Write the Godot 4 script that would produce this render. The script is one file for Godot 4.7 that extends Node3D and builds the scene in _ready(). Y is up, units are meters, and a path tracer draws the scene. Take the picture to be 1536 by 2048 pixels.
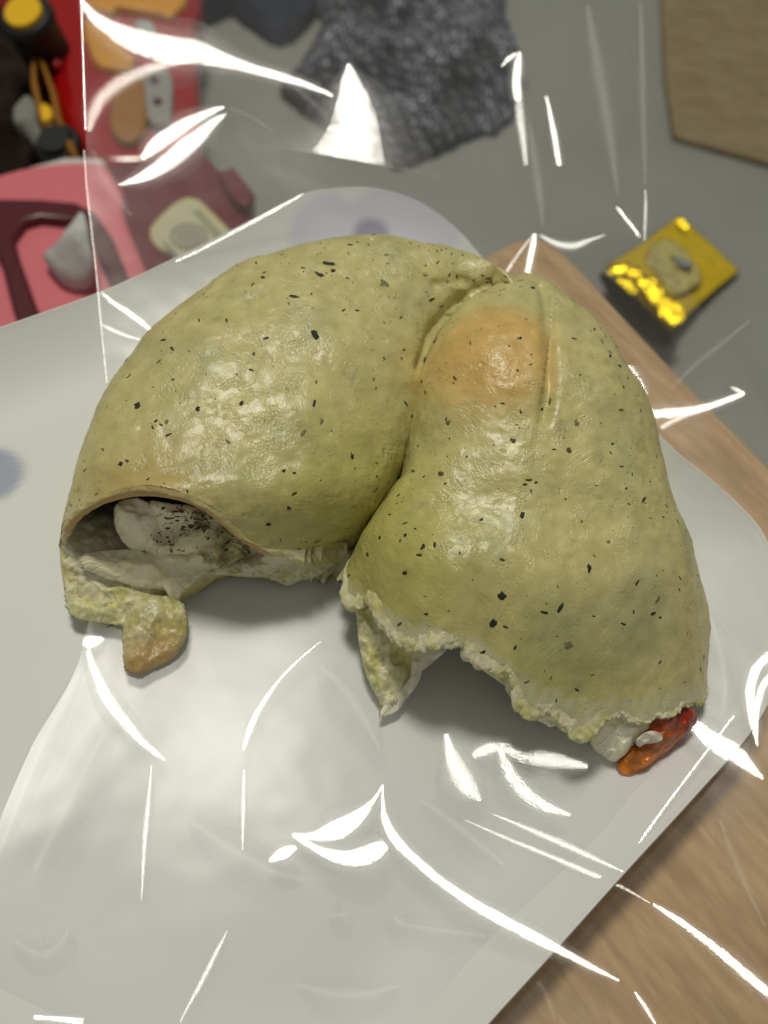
extends Node3D
# A torn herb bread in a clear bag on a white plate: a close-up under one ceiling lamp.
# Lists of points are in millimetres; y is up, the board's top is y = 0.

const FLOOR := -0.12
var M := {}
var rng := RandomNumberGenerator.new()
var bumps := FastNoiseLite.new()
var dents := FastNoiseLite.new()
var ragged := FastNoiseLite.new()
var blotch := FastNoiseLite.new()

# ------------------------------------------------------------------ helpers
func v3(a: Array) -> PackedVector3Array:
	var o := PackedVector3Array()
	for i in range(0, a.size(), 3):
		o.append(Vector3(a[i], a[i + 1], a[i + 2]) * 0.001)
	return o

func v2(a: Array) -> PackedVector2Array:
	var o := PackedVector2Array()
	for i in range(0, a.size(), 2):
		o.append(Vector2(a[i], a[i + 1]) * 0.001)
	return o

func tag(o: Node3D, label: String, category: String, group := "", kind := "") -> Node3D:
	if label: o.set_meta("label", label)
	if category: o.set_meta("category", category)
	if group: o.set_meta("group", group)
	if kind: o.set_meta("kind", kind)
	return o

func thing(called: String, label: String, category: String, group := "") -> Node3D:
	var o := Node3D.new()
	o.name = called
	add_child(o, true)
	return tag(o, label, category, group)

func part(called: String, mesh: Mesh, mat: Material, parent: Node3D = self) -> MeshInstance3D:
	var o := MeshInstance3D.new()
	o.name = called
	o.mesh = mesh
	o.material_override = mat
	parent.add_child(o, true)
	return o

func lin(r: float, g: float, b: float) -> Color:
	return Color(r, g, b).linear_to_srgb()

func plain(color: Color, rough := 0.6, spec := 0.5) -> StandardMaterial3D:
	var m := StandardMaterial3D.new()
	m.albedo_color = color
	m.roughness = rough
	m.metallic_specular = spec
	return m

func painted(rough := 0.6) -> StandardMaterial3D:
	var m := plain(Color.WHITE, rough)
	m.vertex_color_use_as_albedo = true
	return m

func noise_map(freq: float, octaves: int, seed_: int, lo: Color, hi: Color, size := 512, kind := FastNoiseLite.TYPE_SIMPLEX_SMOOTH, stretch := Vector2i(1, 1)) -> NoiseTexture2D:
	var n := FastNoiseLite.new()
	n.seed = seed_
	n.noise_type = kind
	n.frequency = freq
	n.fractal_octaves = octaves
	n.fractal_gain = 0.55
	var t := NoiseTexture2D.new()
	t.noise = n
	t.width = size / stretch.x
	t.height = size / stretch.y
	t.seamless = true
	t.generate_mipmaps = false
	var g := Gradient.new()
	g.set_color(0, lo)
	g.set_color(1, hi)
	t.color_ramp = g
	return t

func hermite(a: Vector3, b: Vector3, c: Vector3, d: Vector3, f: float) -> Vector3:
	return 0.5 * (2.0 * b + (c - a) * f + (2.0 * a - 5.0 * b + 4.0 * c - d) * f * f + (3.0 * b - a - 3.0 * c + d) * f * f * f)

func curve(p: PackedVector3Array, n: int, closed: bool) -> PackedVector3Array:
	var o := PackedVector3Array()
	var s := p.size()
	for i in n:
		var t := float(i) * (s if closed else s - 1) / (n if closed else n - 1)
		var k := mini(int(t), s - 1 if closed else s - 2)
		var f := t - k
		if closed:
			o.append(hermite(p[posmod(k - 1, s)], p[k], p[(k + 1) % s], p[(k + 2) % s], f))
		else:
			o.append(hermite(p[maxi(k - 1, 0)], p[k], p[mini(k + 1, s - 1)], p[mini(k + 2, s - 1)], f))
	return o

# rows of control points -> a fine grid of points, nu rows of nv columns
func patch(ctrl: PackedVector3Array, rows: int, nu: int, nv: int, closed: bool) -> PackedVector3Array:
	var cols := ctrl.size() / rows
	var wide: Array[PackedVector3Array] = []
	for r in rows:
		var line := curve(ctrl.slice(r * cols, (r + 1) * cols), nv - 1 if closed else nv, closed)
		if closed: line.append(line[0])
		wide.append(line)
	var o := PackedVector3Array()
	o.resize(nu * nv)
	for v in nv:
		var col := PackedVector3Array()
		for r in rows: col.append(wide[r][v])
		var c := curve(col, nu, false)
		for k in nu: o[k * nv + v] = c[k]
	return o

func grid_normals(p: PackedVector3Array, nu: int, nv: int, closed: bool) -> PackedVector3Array:
	var n := PackedVector3Array()
	n.resize(p.size())
	for a in nu:
		for b in nv:
			var b0 := b - 1
			var b1 := b + 1
			if closed:
				if b0 < 0: b0 = nv - 2
				if b1 > nv - 1: b1 = 1
			else:
				b0 = maxi(b0, 0)
				b1 = mini(b1, nv - 1)
			var du := p[mini(a + 1, nu - 1) * nv + b] - p[maxi(a - 1, 0) * nv + b]
			var dv := p[a * nv + b1] - p[a * nv + b0]
			var c := du.cross(dv)
			n[a * nv + b] = c.normalized() if c.length_squared() > 1e-20 else Vector3.UP
	return n

# a grid of points as a mesh; normals point along du x dv, or the other way with flip
func grid_mesh(p: PackedVector3Array, nu: int, nv: int, closed := false, flip := false, colors := PackedColorArray(), uv_scale := Vector2.ZERO) -> ArrayMesh:
	var n := grid_normals(p, nu, nv, closed)
	if flip:
		for i in n.size(): n[i] = -n[i]
	var idx := PackedInt32Array()
	idx.resize((nu - 1) * (nv - 1) * 6)
	var w := 0
	for a in nu - 1:
		for b in nv - 1:
			var i := a * nv + b
			var q := [i, i + 1, i + nv, i + 1, i + nv + 1, i + nv] if not flip else [i, i + nv, i + 1, i + 1, i + nv, i + nv + 1]
			for k in 6:
				idx[w] = q[k]
				w += 1
	var uv := PackedVector2Array()
	uv.resize(p.size())
	for a in nu:
		for b in nv:
			var i := a * nv + b
			uv[i] = Vector2(p[i].x, p[i].z) if uv_scale == Vector2.ZERO else Vector2(float(a) / (nu - 1) * uv_scale.x, float(b) / (nv - 1) * uv_scale.y)
	var arrays := []
	arrays.resize(Mesh.ARRAY_MAX)
	arrays[Mesh.ARRAY_VERTEX] = p
	arrays[Mesh.ARRAY_NORMAL] = n
	arrays[Mesh.ARRAY_TEX_UV] = uv
	arrays[Mesh.ARRAY_INDEX] = idx
	if colors.size(): arrays[Mesh.ARRAY_COLOR] = colors
	var m := ArrayMesh.new()
	m.add_surface_from_arrays(Mesh.PRIMITIVE_TRIANGLES, arrays)
	return m

# a lump or flake of some thickness inside a closed outline; profile is how full its top is
func lump(outline: PackedVector3Array, thick: float, profile: float, rough: float, freq: float, jag: float, under: float, color: Callable, count := 120, rings := 22) -> ArrayMesh:
	var edge := curve(outline, count, true)
	var mid := Vector3.ZERO
	for e in edge: mid += e / edge.size()
	for i in edge.size():
		var d := edge[i] - mid
		d.y = 0.0
		edge[i] += d * jag * (ragged.get_noise_3dv(edge[i] * 2600.0) + 0.6 * ragged.get_noise_3dv(edge[i] * 7000.0))
	edge.append(edge[0])
	var nv := count + 1
	var p := PackedVector3Array()
	var c := PackedColorArray()
	var low := 5
	for a in rings + low:
		var r := float(a) / (rings - 1) if a < rings else 1.0 - float(a - rings + 1) / low * 0.999
		for b in nv:
			var q := mid.lerp(edge[b], maxf(r, 0.001))
			if a < rings:
				q.y += thick * pow(maxf(0.0, 1.0 - pow(r, profile)), 0.6)
				var k := q * freq
				q += Vector3(bumps.get_noise_3dv(k + Vector3(31, 0, 0)) * 0.3, bumps.get_noise_3dv(k) + 0.22 * bumps.get_noise_3dv(k * 2.7), bumps.get_noise_3dv(k + Vector3(0, 0, 57)) * 0.3) * rough * (1.0 - 0.7 * pow(r, 8.0))
			else:
				q.y -= under * minf(1.0, (a - rings + 1) * 0.7)
			p.append(q)
			c.append(color.call(q, r))
	return grid_mesh(p, rings + low, nv, true, true, c)

func solid(r: float, g: float, b: float, spread := 0.12) -> Callable:
	return func(p: Vector3, _r: float) -> Color:
		var k := 1.0 + spread * 2.0 * blotch.get_noise_3dv(p * 700.0)
		return Color(r * k, g * k, b * k)

# a slab with a rounded upper edge on a flat outline
func slab(outline: PackedVector2Array, y0: float, y1: float, bevel: float, smooth := 0) -> ArrayMesh:
	var o := outline
	if smooth:
		var p := PackedVector3Array()
		for q in outline: p.append(Vector3(q.x, 0, q.y))
		o = PackedVector2Array()
		for q in curve(p, smooth, true): o.append(Vector2(q.x, q.z))
	if Geometry2D.is_polygon_clockwise(o): o.reverse()
	var n := o.size()
	var inward := PackedVector2Array()
	for i in n:
		var d := (o[(i + 1) % n] - o[i]).normalized() + (o[i] - o[posmod(i - 1, n)]).normalized()
		inward.append(Vector2(-d.y, d.x).normalized())
	var st := SurfaceTool.new()
	st.begin(Mesh.PRIMITIVE_TRIANGLES)
	var steps := [Vector2(0, y0), Vector2(0, y1 - bevel)]
	for k in range(1, 6): steps.append(Vector2(bevel * (1.0 - cos(k * PI / 10.0)), y1 - bevel + bevel * sin(k * PI / 10.0)))
	var ring: Array[PackedVector3Array] = []
	for s in steps:
		var row := PackedVector3Array()
		for i in n:
			var q: Vector2 = o[i] + inward[i] * s.x
			row.append(Vector3(q.x, s.y, q.y))
		ring.append(row)
	st.set_smooth_group(0)
	for a in ring.size() - 1:
		for i in n:
			var j := (i + 1) % n
			for q in [ring[a][i], ring[a + 1][i], ring[a][j], ring[a][j], ring[a + 1][i], ring[a + 1][j]]:
				st.set_uv(Vector2(q.x + q.y, q.z + q.y))
				st.add_vertex(q)
	st.set_smooth_group(1)
	for cap in [[ring.size() - 1, true], [0, false]]:
		var flat := PackedVector2Array()
		for q in ring[cap[0]]: flat.append(Vector2(q.x, q.z))
		var tri := Geometry2D.triangulate_polygon(flat)
		for k in range(0, tri.size(), 3):
			var t := [tri[k], tri[k + 1], tri[k + 2]]
			var up := (flat[t[1]] - flat[t[0]]).cross(flat[t[2]] - flat[t[0]]) > 0.0
			if up != cap[1]: t = [t[0], t[2], t[1]]
			for v in t:
				st.set_uv(flat[v])
				st.add_vertex(ring[cap[0]][v])
	st.generate_normals()
	return st.commit()

# a glint built as a narrow arched strip, tilted to mirror the lamp
func fold(parent: Node3D, soft: int, pts: Array, normals: Array, widths: Array) -> void:
	var mid := curve(v3(pts), pts.size() * 2, false)
	var up0 := PackedVector3Array()
	for i in range(0, normals.size(), 3): up0.append(Vector3(normals[i], normals[i + 1], normals[i + 2]))
	var up := curve(up0, mid.size(), false)
	var wide := PackedVector3Array()
	for w in widths: wide.append(Vector3(w, 0, 0) * 0.001)
	wide = curve(wide, mid.size(), false)
	var reach: float = [1.25, 3.0, 4.5, 1.35, 3.4, 1.3][soft]
	var arch: float = [0.040, 0.055, 0.09, 0.05, 0.06, 0.08][soft]
	var nv := 11
	var p := PackedVector3Array()
	for a in mid.size():
		var t := (mid[mini(a + 1, mid.size() - 1)] - mid[maxi(a - 1, 0)]).normalized()
		var n := up[a].normalized()
		var side := t.cross(n).normalized()
		var w := maxf(wide[a].x, 0.00003)
		for b in nv:
			var x := (float(b) / (nv - 1) * 2.0 - 1.0) * reach
			var q := mid[a] + side * x * w - n * (x * x * 0.5 * arch * w)
			q += n * 0.000004 * ragged.get_noise_3dv(q * 1600.0) * clampf(w * 1500.0, 0.0, 1.5)
			if w > 0.0006: q += n * w * 0.006 * bumps.get_noise_3dv(q / w)
			p.append(q)
	part("fold" if soft < 5 else "foil_glint", grid_mesh(p, mid.size(), nv, false, grid_normals(p, mid.size(), nv, false)[nv * 2 + 5].y < 0.0), M.fold[soft], parent)
	# a wider, rougher strip below adds a soft halo round the glint
	if soft == 0 or soft == 3:
		var lower := []
		for i in pts.size(): lower.append(pts[i] - normals[i] * 0.03)
		fold(parent, 4, lower, normals, widths)

func near_line(p: Vector3, line: PackedVector3Array) -> float:
	var d := INF
	for i in line.size() - 1: d = minf(d, p.distance_to(Geometry3D.get_closest_point_to_segment(p, line[i], line[i + 1])))
	return d

func bell(d: float, w: float) -> float:
	return exp(-d * d / (w * w))

# ------------------------------------------------------------------ scene
func _ready() -> void:
	rng.seed = 7
	bumps.seed = 3
	bumps.frequency = 1.0
	bumps.fractal_type = FastNoiseLite.FRACTAL_NONE
	dents.seed = 3
	dents.frequency = 1.0
	ragged.seed = 11
	ragged.frequency = 1.0
	blotch.seed = 19
	blotch.frequency = 1.0
	blotch.fractal_octaves = 4

	var cam := Camera3D.new()
	cam.name = "camera"
	cam.transform = Transform3D(Basis(Vector3(0.978148, 0.103956, -0.180057), Vector3(-0.207912, 0.489074, -0.847101), Vector3(-0.000000, 0.866025, 0.500000)), Vector3(0.00000, 0.17215, 0.08900))
	var lens := CameraAttributesPhysical.new()
	lens.frustum_focal_length = 24.6036
	lens.frustum_near = 0.01
	lens.frustum_far = 20.0
	lens.frustum_focus_distance = 0.163
	lens.exposure_aperture = 11.5
	cam.attributes = lens
	add_child(cam)
	cam.current = true

	var env := Environment.new()
	env.background_mode = Environment.BG_COLOR
	env.background_color = lin(0.160, 0.162, 0.152)
	env.tonemap_mode = Environment.TONE_MAPPER_LINEAR
	env.tonemap_exposure = 1.0
	env.sdfgi_enabled = true
	env.ssao_enabled = true
	env.ssil_enabled = true
	var world := WorldEnvironment.new()
	world.name = "world"
	world.environment = env
	add_child(world)

	var lamp := AreaLight3D.new()
	lamp.name = "ceiling_lamp_light"
	lamp.area_size = Vector2(0.20, 0.20)
	lamp.light_energy = 0.74
	lamp.light_color = Color(1.0, 0.985, 0.93)
	lamp.shadow_enabled = true
	lamp.area_range = 8.0
	add_child(lamp)
	lamp.look_at_from_position(Vector3(-0.2251, 1.1768, -0.3564), Vector3.ZERO, Vector3.FORWARD)

	make_materials()
	make_setting()
	make_plate()
	make_bread()
	make_bag()
	make_floor_things()
	make_lamp()

func make_lamp() -> void:
	var t := thing("ceiling_lamp", "square white ceiling lamp hanging above the plate", "lamp")
	t.look_at_from_position(Vector3(-0.2251, 1.1768, -0.3564) * 1.006, Vector3.ZERO, Vector3.FORWARD)
	var glow := plain(Color.WHITE)
	glow.emission_enabled = true
	glow.emission = Color(1, 0.99, 0.95)
	glow.emission_energy_multiplier = 2.0
	var face := BoxMesh.new()
	face.size = Vector3(0.2, 0.2, 0.004)
	part("lamp_panel", face, glow, t)
	var back := BoxMesh.new()
	back.size = Vector3(0.22, 0.22, 0.02)
	part("lamp_housing", back, plain(lin(0.6, 0.6, 0.6)), t).position.z = 0.0135

# fine slanting wrinkles that come and go in patches; the tile repeats
func wrinkles() -> ImageTexture:
	var side := 640
	var fine := FastNoiseLite.new()
	fine.seed = 5
	fine.frequency = 1.0
	fine.fractal_octaves = 3
	var im := Image.create(side, side, false, Image.FORMAT_RF)
	for y in side:
		for x in side:
			var u := TAU * x / side
			var v := TAU * y / side
			# a walk on two circles closes the tile
			var a := Vector3(cos(u) * 1.3, sin(u) * 1.3, cos(v) * 1.3 + 0.7 * sin(v))
			var mask := smoothstep(-0.12, 0.30, fine.get_noise_3dv(a + Vector3(0, 0, sin(v))))
			var s := float(x + y) / side
			var t := float(x - y) / side
			var k := fine.get_noise_3d(cos(TAU * s) * 2.2 + sin(TAU * t) * 5.5, sin(TAU * s) * 2.2, cos(TAU * t) * 5.5)
			var g := fine.get_noise_3d(cos(u) * 9.0, sin(u) * 9.0 + cos(v) * 9.0, sin(v) * 9.0)
			im.set_pixel(x, y, Color(0.5 + mask * (0.30 * k + 0.22 * g) + 0.05 * g, 0, 0))
	return ImageTexture.create_from_image(im)

# rows of small pale dots on dark cloth
func dotted() -> ImageTexture:
	var im := Image.create(256, 256, false, Image.FORMAT_RGB8)
	for y in 256:
		for x in 256:
			var row := y / 8
			var dx := fposmod(x + (4.0 if row % 2 else 0.0), 8.0) - 3.5
			var dy := y % 8 - 3.5
			var k := 1.0 - smoothstep(1.6, 3.4, sqrt(dx * dx + dy * dy))
			k *= 0.55 + 0.45 * sin(row * 2.1 + floor((x + (4 if row % 2 else 0)) / 8.0) * 4.7)
			im.set_pixel(x, y, Color(0.36, 0.37, 0.42).lerp(Color(1, 1, 1), k))
	return ImageTexture.create_from_image(im)

func make_materials() -> void:
	var film := StandardMaterial3D.new()
	film.transparency = BaseMaterial3D.TRANSPARENCY_ALPHA
	film.albedo_color = Color(0.80, 0.82, 0.84, 0.03)
	film.roughness = 0.25
	film.metallic_specular = 0.34
	M.film = film
	M.fold = []
	var scratch := noise_map(0.05, 4, 77, Color.BLACK, Color.WHITE, 512)
	for k in [Vector3(0.05, 0.42, 0.0016), Vector3(0.12, 0.30, 0.0012), Vector3(0.20, 0.13, 0.002), Vector3(0.08, 0.42, 0.0025), Vector3(0.24, 0.40, 0.004)]:
		var f: StandardMaterial3D = film.duplicate()
		f.albedo_color = Color(0.8, 0.8, 0.8, 0.01)
		f.roughness = k.x
		f.metallic_specular = k.y
		f.heightmap_enabled = true
		f.heightmap_texture = scratch
		f.heightmap_scale = k.z
		f.uv1_triplanar = true
		f.uv1_scale = Vector3.ONE * 90.0
		M.fold.append(f)

	var crust := painted(0.36)
	crust.albedo_texture = noise_map(0.012, 5, 5, Color(0.84, 0.85, 0.78), Color(1, 1, 1), 512)
	crust.uv1_triplanar = true
	crust.uv1_scale = Vector3.ONE * 34.0
	crust.heightmap_enabled = true
	crust.heightmap_texture = wrinkles()
	crust.heightmap_scale = 0.030
	crust.metallic_specular = 0.55
	crust.subsurf_scatter_enabled = true
	crust.subsurf_scatter_strength = 0.04
	M.crust = crust

	var crumb := painted(0.75)
	crumb.uv1_triplanar = true
	crumb.uv1_scale = Vector3.ONE * 60.0
	crumb.heightmap_enabled = true
	crumb.heightmap_texture = noise_map(0.05, 4, 21, Color.BLACK, Color.WHITE, 512)
	crumb.heightmap_scale = 0.012
	M.crumb = crumb

	var cheese := painted(0.42)
	cheese.uv1_triplanar = true
	cheese.uv1_scale = Vector3.ONE * 50.0
	cheese.heightmap_enabled = true
	cheese.heightmap_texture = noise_map(0.02, 4, 23, Color.BLACK, Color.WHITE, 512)
	cheese.heightmap_scale = 0.006
	cheese.subsurf_scatter_enabled = true
	cheese.subsurf_scatter_strength = 0.02
	M.cheese = cheese

	var tomato := painted(0.22)
	tomato.uv1_triplanar = true
	tomato.uv1_scale = Vector3.ONE * 60.0
	tomato.heightmap_enabled = true
	tomato.heightmap_texture = noise_map(0.02, 3, 29, Color.BLACK, Color.WHITE, 512)
	tomato.heightmap_scale = 0.04
	M.tomato = tomato

	M.speck = painted(0.7)
	M.herb = plain(lin(0.022, 0.022, 0.009), 0.7)
	M.herb_brown = plain(lin(0.12, 0.05, 0.015), 0.6)
	M.herb_dark = plain(lin(0.05, 0.045, 0.012), 0.7)
	M.herb_pale = plain(lin(0.20, 0.19, 0.075), 0.7)

	var china := painted(0.48)
	china.metallic_specular = 0.4
	M.china = china

	var wood := plain(Color.WHITE, 0.55, 0.4)
	wood.albedo_texture = noise_map(0.010, 5, 41, lin(0.54, 0.36, 0.195), lin(0.78, 0.55, 0.315), 1024)
	wood.uv1_scale = Vector3(3.2, 16.0, 1.0)
	wood.detail_enabled = true
	wood.detail_blend_mode = BaseMaterial3D.BLEND_MODE_MUL
	wood.detail_albedo = noise_map(0.05, 3, 47, Color(0.88, 0.85, 0.82), Color(1, 1, 1), 512)
	M.wood = wood

# ------------------------------------------------------------------ floor and board
func make_setting() -> void:
	var floor_mat := plain(Color.WHITE, 0.5, 0.45)
	floor_mat.albedo_texture = noise_map(0.006, 5, 51, lin(0.27, 0.275, 0.245), lin(0.34, 0.345, 0.315), 512)
	floor_mat.uv1_scale = Vector3(8, 8, 1)
	var sheet := PlaneMesh.new()
	sheet.size = Vector2(4, 4)
	var f := part("floor", sheet, floor_mat)
	f.position.y = FLOOR
	tag(f, "plain grey floor below the wooden board", "floor", "", "structure")

	# the board's outline turned so that its grain runs along its long edge
	var o := v2([-15.9, -56.9, 3.8, -73.3, 11.9, -84.2, 17, -89.2, 20.9, -90.9, 25.1, -90.1, 31.3, -85, 42.5, -73.4, 59.8, -56.1, 74.4, -42.4, 109.3, -7.7, 141.8, 23.8, 152.1, 85.8, 65.9, 147.2, -8.8, 133, -27.1, 50.7])
	var turn := deg_to_rad(41.0)
	var q := PackedVector2Array()
	for p in o: q.append(p.rotated(-turn))
	var b := part("wooden_board", slab(q, -0.022, 0.0, 0.004, 160), M.wood)
	b.rotation.y = -turn
	tag(b, "light brown wooden board with a rounded corner under the white plate", "board")

# ------------------------------------------------------------------ plate
func make_plate() -> void:
	var rim := curve(v3([-106, 11.5, -0.9, -91.4, 11.5, -13.3, -77.5, 11.5, -25.6, -62.6, 11.5, -38.7, -51.6, 11.5, -50.7, -39.5, 11.5, -64.9, -31.2, 11.5, -74.9, -25.5, 11.5, -78.6, -17.9, 11.5, -81.3, -10.8, 11.5, -81.3, -3.9, 11.5, -79.1, 3.4, 11.5, -74.1, 11.4, 11.5, -66.1, 31.4, 11.5, -48.8, 49.4, 11.5, -32, 56.4, 11.5, -26.9, 64.1, 11.5, -21, 68.4, 11.5, -16.4, 70.5, 11.5, -10.9, 71.5, 11.5, -3, 71.5, 11.5, 5.7, 70.5, 11.5, 14.3, 66.3, 11.5, 23.1, 58.2, 11.5, 34.5, 46.4, 11.5, 50.4, 37.6, 11.5, 62.5, 29.4, 11.5, 73.6, 22.4, 11.5, 83.7, 13.8, 11.5, 95.6, 5.8, 11.5, 100.9, -4.1, 11.5, 102.6, -17.8, 11.5, 100.2, -58.8, 11.5, 81.1, -91.6, 11.5, 52.1, -110.7, 11.5, 21.1, -112.6, 11.5, 7.3]), 360, true)
	var mid := Vector3.ZERO
	for e in rim: mid += e / rim.size()
	mid.y = 0.0
	var prof: Array[Vector2] = []
	for k in 60: prof.append(Vector2(0.001 + 0.70 * k / 59.0, 0.0045))
	for k in range(1, 40):
		var t := k / 39.0
		prof.append(Vector2(0.701 + 0.291 * t, 0.0045 + 0.0070 * pow(t, 2.2)))
	for q in [Vector2(0.995, 0.0118), Vector2(0.998, 0.0116), Vector2(1.0, 0.0110), Vector2(0.9985, 0.0102), Vector2(0.99, 0.0092), Vector2(0.95, 0.0070), Vector2(0.88, 0.0030), Vector2(0.86, 0.0006), Vector2(0.4, 0.0006), Vector2(0.001, 0.0006)]: prof.append(q)
	var p := PackedVector3Array()
	var c := PackedColorArray()
	var petal: Array[Vector3] = [Vector3(-0.02377, 0.00800, -0.06880), Vector3(-0.01240, 0.00800, -0.07434), Vector3(-0.00269, 0.00800, -0.07493), Vector3(-0.07022, 0.00450, 0.00104), Vector3(-0.01505, 0.00700, -0.07159)]
	var size: Array[float] = [0.0085, 0.008, 0.007, 0.0055, 0.0038]
	for a in prof.size():
		for b in rim.size() + 1:
			var e := rim[b % rim.size()]
			var q := mid.lerp(e, prof[a].x)
			q.y = prof[a].y
			p.append(q)
			var col := Vector3(0.79, 0.79, 0.76)
			if a < 105:
				for k in 5:
					var flat := Vector2(q.x - petal[k].x, q.z - petal[k].z).length() * (1.0 + 0.12 * bumps.get_noise_3dv(q * 90.0))
					var inside := 1.0 - smoothstep(size[k] - 0.0012, size[k] + 0.0012, flat)
					var ink := [Vector3(0.66, 0.655, 0.75), Vector3(0.66, 0.655, 0.75), Vector3(0.67, 0.67, 0.75), Vector3(0.36, 0.40, 0.50), Vector3(0.33, 0.30, 0.42)]
					col = col.lerp(ink[k], inside)
			c.append(Color(col.x, col.y, col.z))
	var m := part("plate", grid_mesh(p, prof.size(), rim.size() + 1, true, true, c), M.china)
	tag(m, "white square plate with rounded corners and a faint blue flower print", "plate")

# ------------------------------------------------------------------ bread
func bread_color(p: Vector3) -> Color:
	var base := Vector3(0.76, 0.675, 0.315)
	var s := blotch.get_noise_3dv(p * 55.0)
	base = base.lerp(Vector3(0.65, 0.62, 0.31), clampf(s * 1.6, 0.0, 1.0))
	base *= 1.0 + 0.10 * blotch.get_noise_3dv(p * 260.0)
	# deeper yellow-green near the torn edges and in the seam
	var deepen := bell(p.distance_to(Vector3(-0.00915, 0.02031, 0.00879)), 0.014) + bell(p.distance_to(Vector3(0.00440, 0.02622, 0.01547)), 0.013) + 0.8 * bell(p.distance_to(Vector3(0.03177, 0.02139, 0.02514)), 0.012) + 0.6 * bell(p.distance_to(Vector3(-0.00504, 0.02805, 0.00065)), 0.012)
	base = base.lerp(Vector3(0.57, 0.53, 0.14), clampf(deepen, 0.0, 1.0) * 0.75)
	# grey-green herb stains under the skin
	var stain := smoothstep(0.34, 0.62, blotch.get_noise_3dv(p * 190.0 + Vector3(9, 4, 1)))
	base = base.lerp(Vector3(0.42, 0.42, 0.22), stain * 0.5)
	for g in [Vector3(0.04277, 0.02402, 0.01768), Vector3(0.04368, 0.02736, 0.01116), Vector3(0.03173, 0.02507, 0.02070)]:
		base = base.lerp(Vector3(0.36, 0.38, 0.24), 0.42 * bell(p.distance_to(g), 0.006))
	# baked golden patches
	var gold := bell(Vector2(p.x, p.z).distance_to(Vector2(Vector3(0.01209, 0.03730, -0.02191).x, Vector3(0.01209, 0.03730, -0.02191).z)), 0.0112)
	gold = smoothstep(0.12, 0.75, gold) + 0.22 * blotch.get_noise_3dv(p * 300.0) + 0.12 * bumps.get_noise_3dv(p * 900.0)
	base = base.lerp(Vector3(0.86, 0.54, 0.17), clampf(gold, 0.0, 1.0) * 0.88)
	base = base.lerp(Vector3(0.60, 0.40, 0.13), 0.55 * bell(p.distance_to(Vector3(-0.03435, 0.03212, 0.01063)), 0.0075))
	base = base.lerp(Vector3(0.60, 0.40, 0.13), 0.45 * bell(p.distance_to(Vector3(-0.04105, 0.03016, 0.01274)), 0.006))
	return Color(base.x, base.y, base.z)

func dough(ctrl: PackedVector3Array, rows: int, nu: int, nv: int, right: bool) -> Array:
	var p := patch(ctrl, rows, nu, nv, true)
	var n := grid_normals(p, nu, nv, true)
	var centre := p[(nu / 2) * nv] * 0.5 + p[(nu / 2) * nv + nv / 2] * 0.5
	var sign_ := 1.0 if n[(nu / 2) * nv].dot(p[(nu / 2) * nv] - centre) > 0.0 else -1.0
	var crease := PackedVector3Array([Vector3(0.01880, 0.03367, -0.04350), Vector3(0.01994, 0.03729, -0.03417), Vector3(0.02088, 0.03854, -0.02460), Vector3(0.02185, 0.03826, -0.01783), Vector3(0.02188, 0.03683, -0.01216)]) if right else PackedVector3Array([Vector3(0.00068, 0.03250, -0.03924), Vector3(0.00496, 0.03237, -0.04160), Vector3(0.01109, 0.03380, -0.03998)])
	var tuck := PackedVector3Array([Vector3(0.00075, 0.02812, -0.02368), Vector3(0.00170, 0.02883, -0.03139), Vector3(0.00438, 0.02931, -0.03767), Vector3(0.00801, 0.03119, -0.04118), Vector3(0.01205, 0.03157, -0.04424)])
	var lobe: Vector3 = Vector3(0.01097, 0.03693, -0.02354)
	var c := PackedColorArray()
	for i in p.size():
		var q := p[i]
		var d := 0.00022 * dents.get_noise_3dv(q * 130.0) + 0.00009 * dents.get_noise_3dv(q * 420.0) + 0.0007 * dents.get_noise_3dv(q * 55.0)
		var dark := 1.0
		if q.y > 0.02:
			var near := near_line(q, crease)
			d -= (0.0013 if right else 0.0007) * bell(near, 0.0011)
			d -= 0.0011 * bell(near_line(q, tuck), 0.0012)
			if right:
				var k := bell(q.distance_to(lobe), 0.0125)
				d += 0.0022 * k * (1.0 if q.x < crease[2].x else smoothstep(0.004, 0.0, near) * 0.3)
		# pits
		var pit := smoothstep(0.52, 0.75, dents.get_noise_3dv(q * 330.0 + Vector3(5, 8, 2)))
		d -= 0.0005 * pit
		if q.y < 0.008: d *= 0.15
		p[i] = q + n[i] * sign_ * d
		var col := bread_color(p[i])
		var from_rim := float(nu - 1 - i / nv) if right else float(i / nv)
		if right or q.y < 0.013:
			var pale := 1.0 - smoothstep(1.0, 7.0, from_rim + 4.0 * dents.get_noise_3dv(q * 500.0))
			col = col.lerp(Color(0.72, 0.68, 0.46), pale * 0.85)
		c.append(col)
	return [p, c, sign_ < 0.0]

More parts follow.
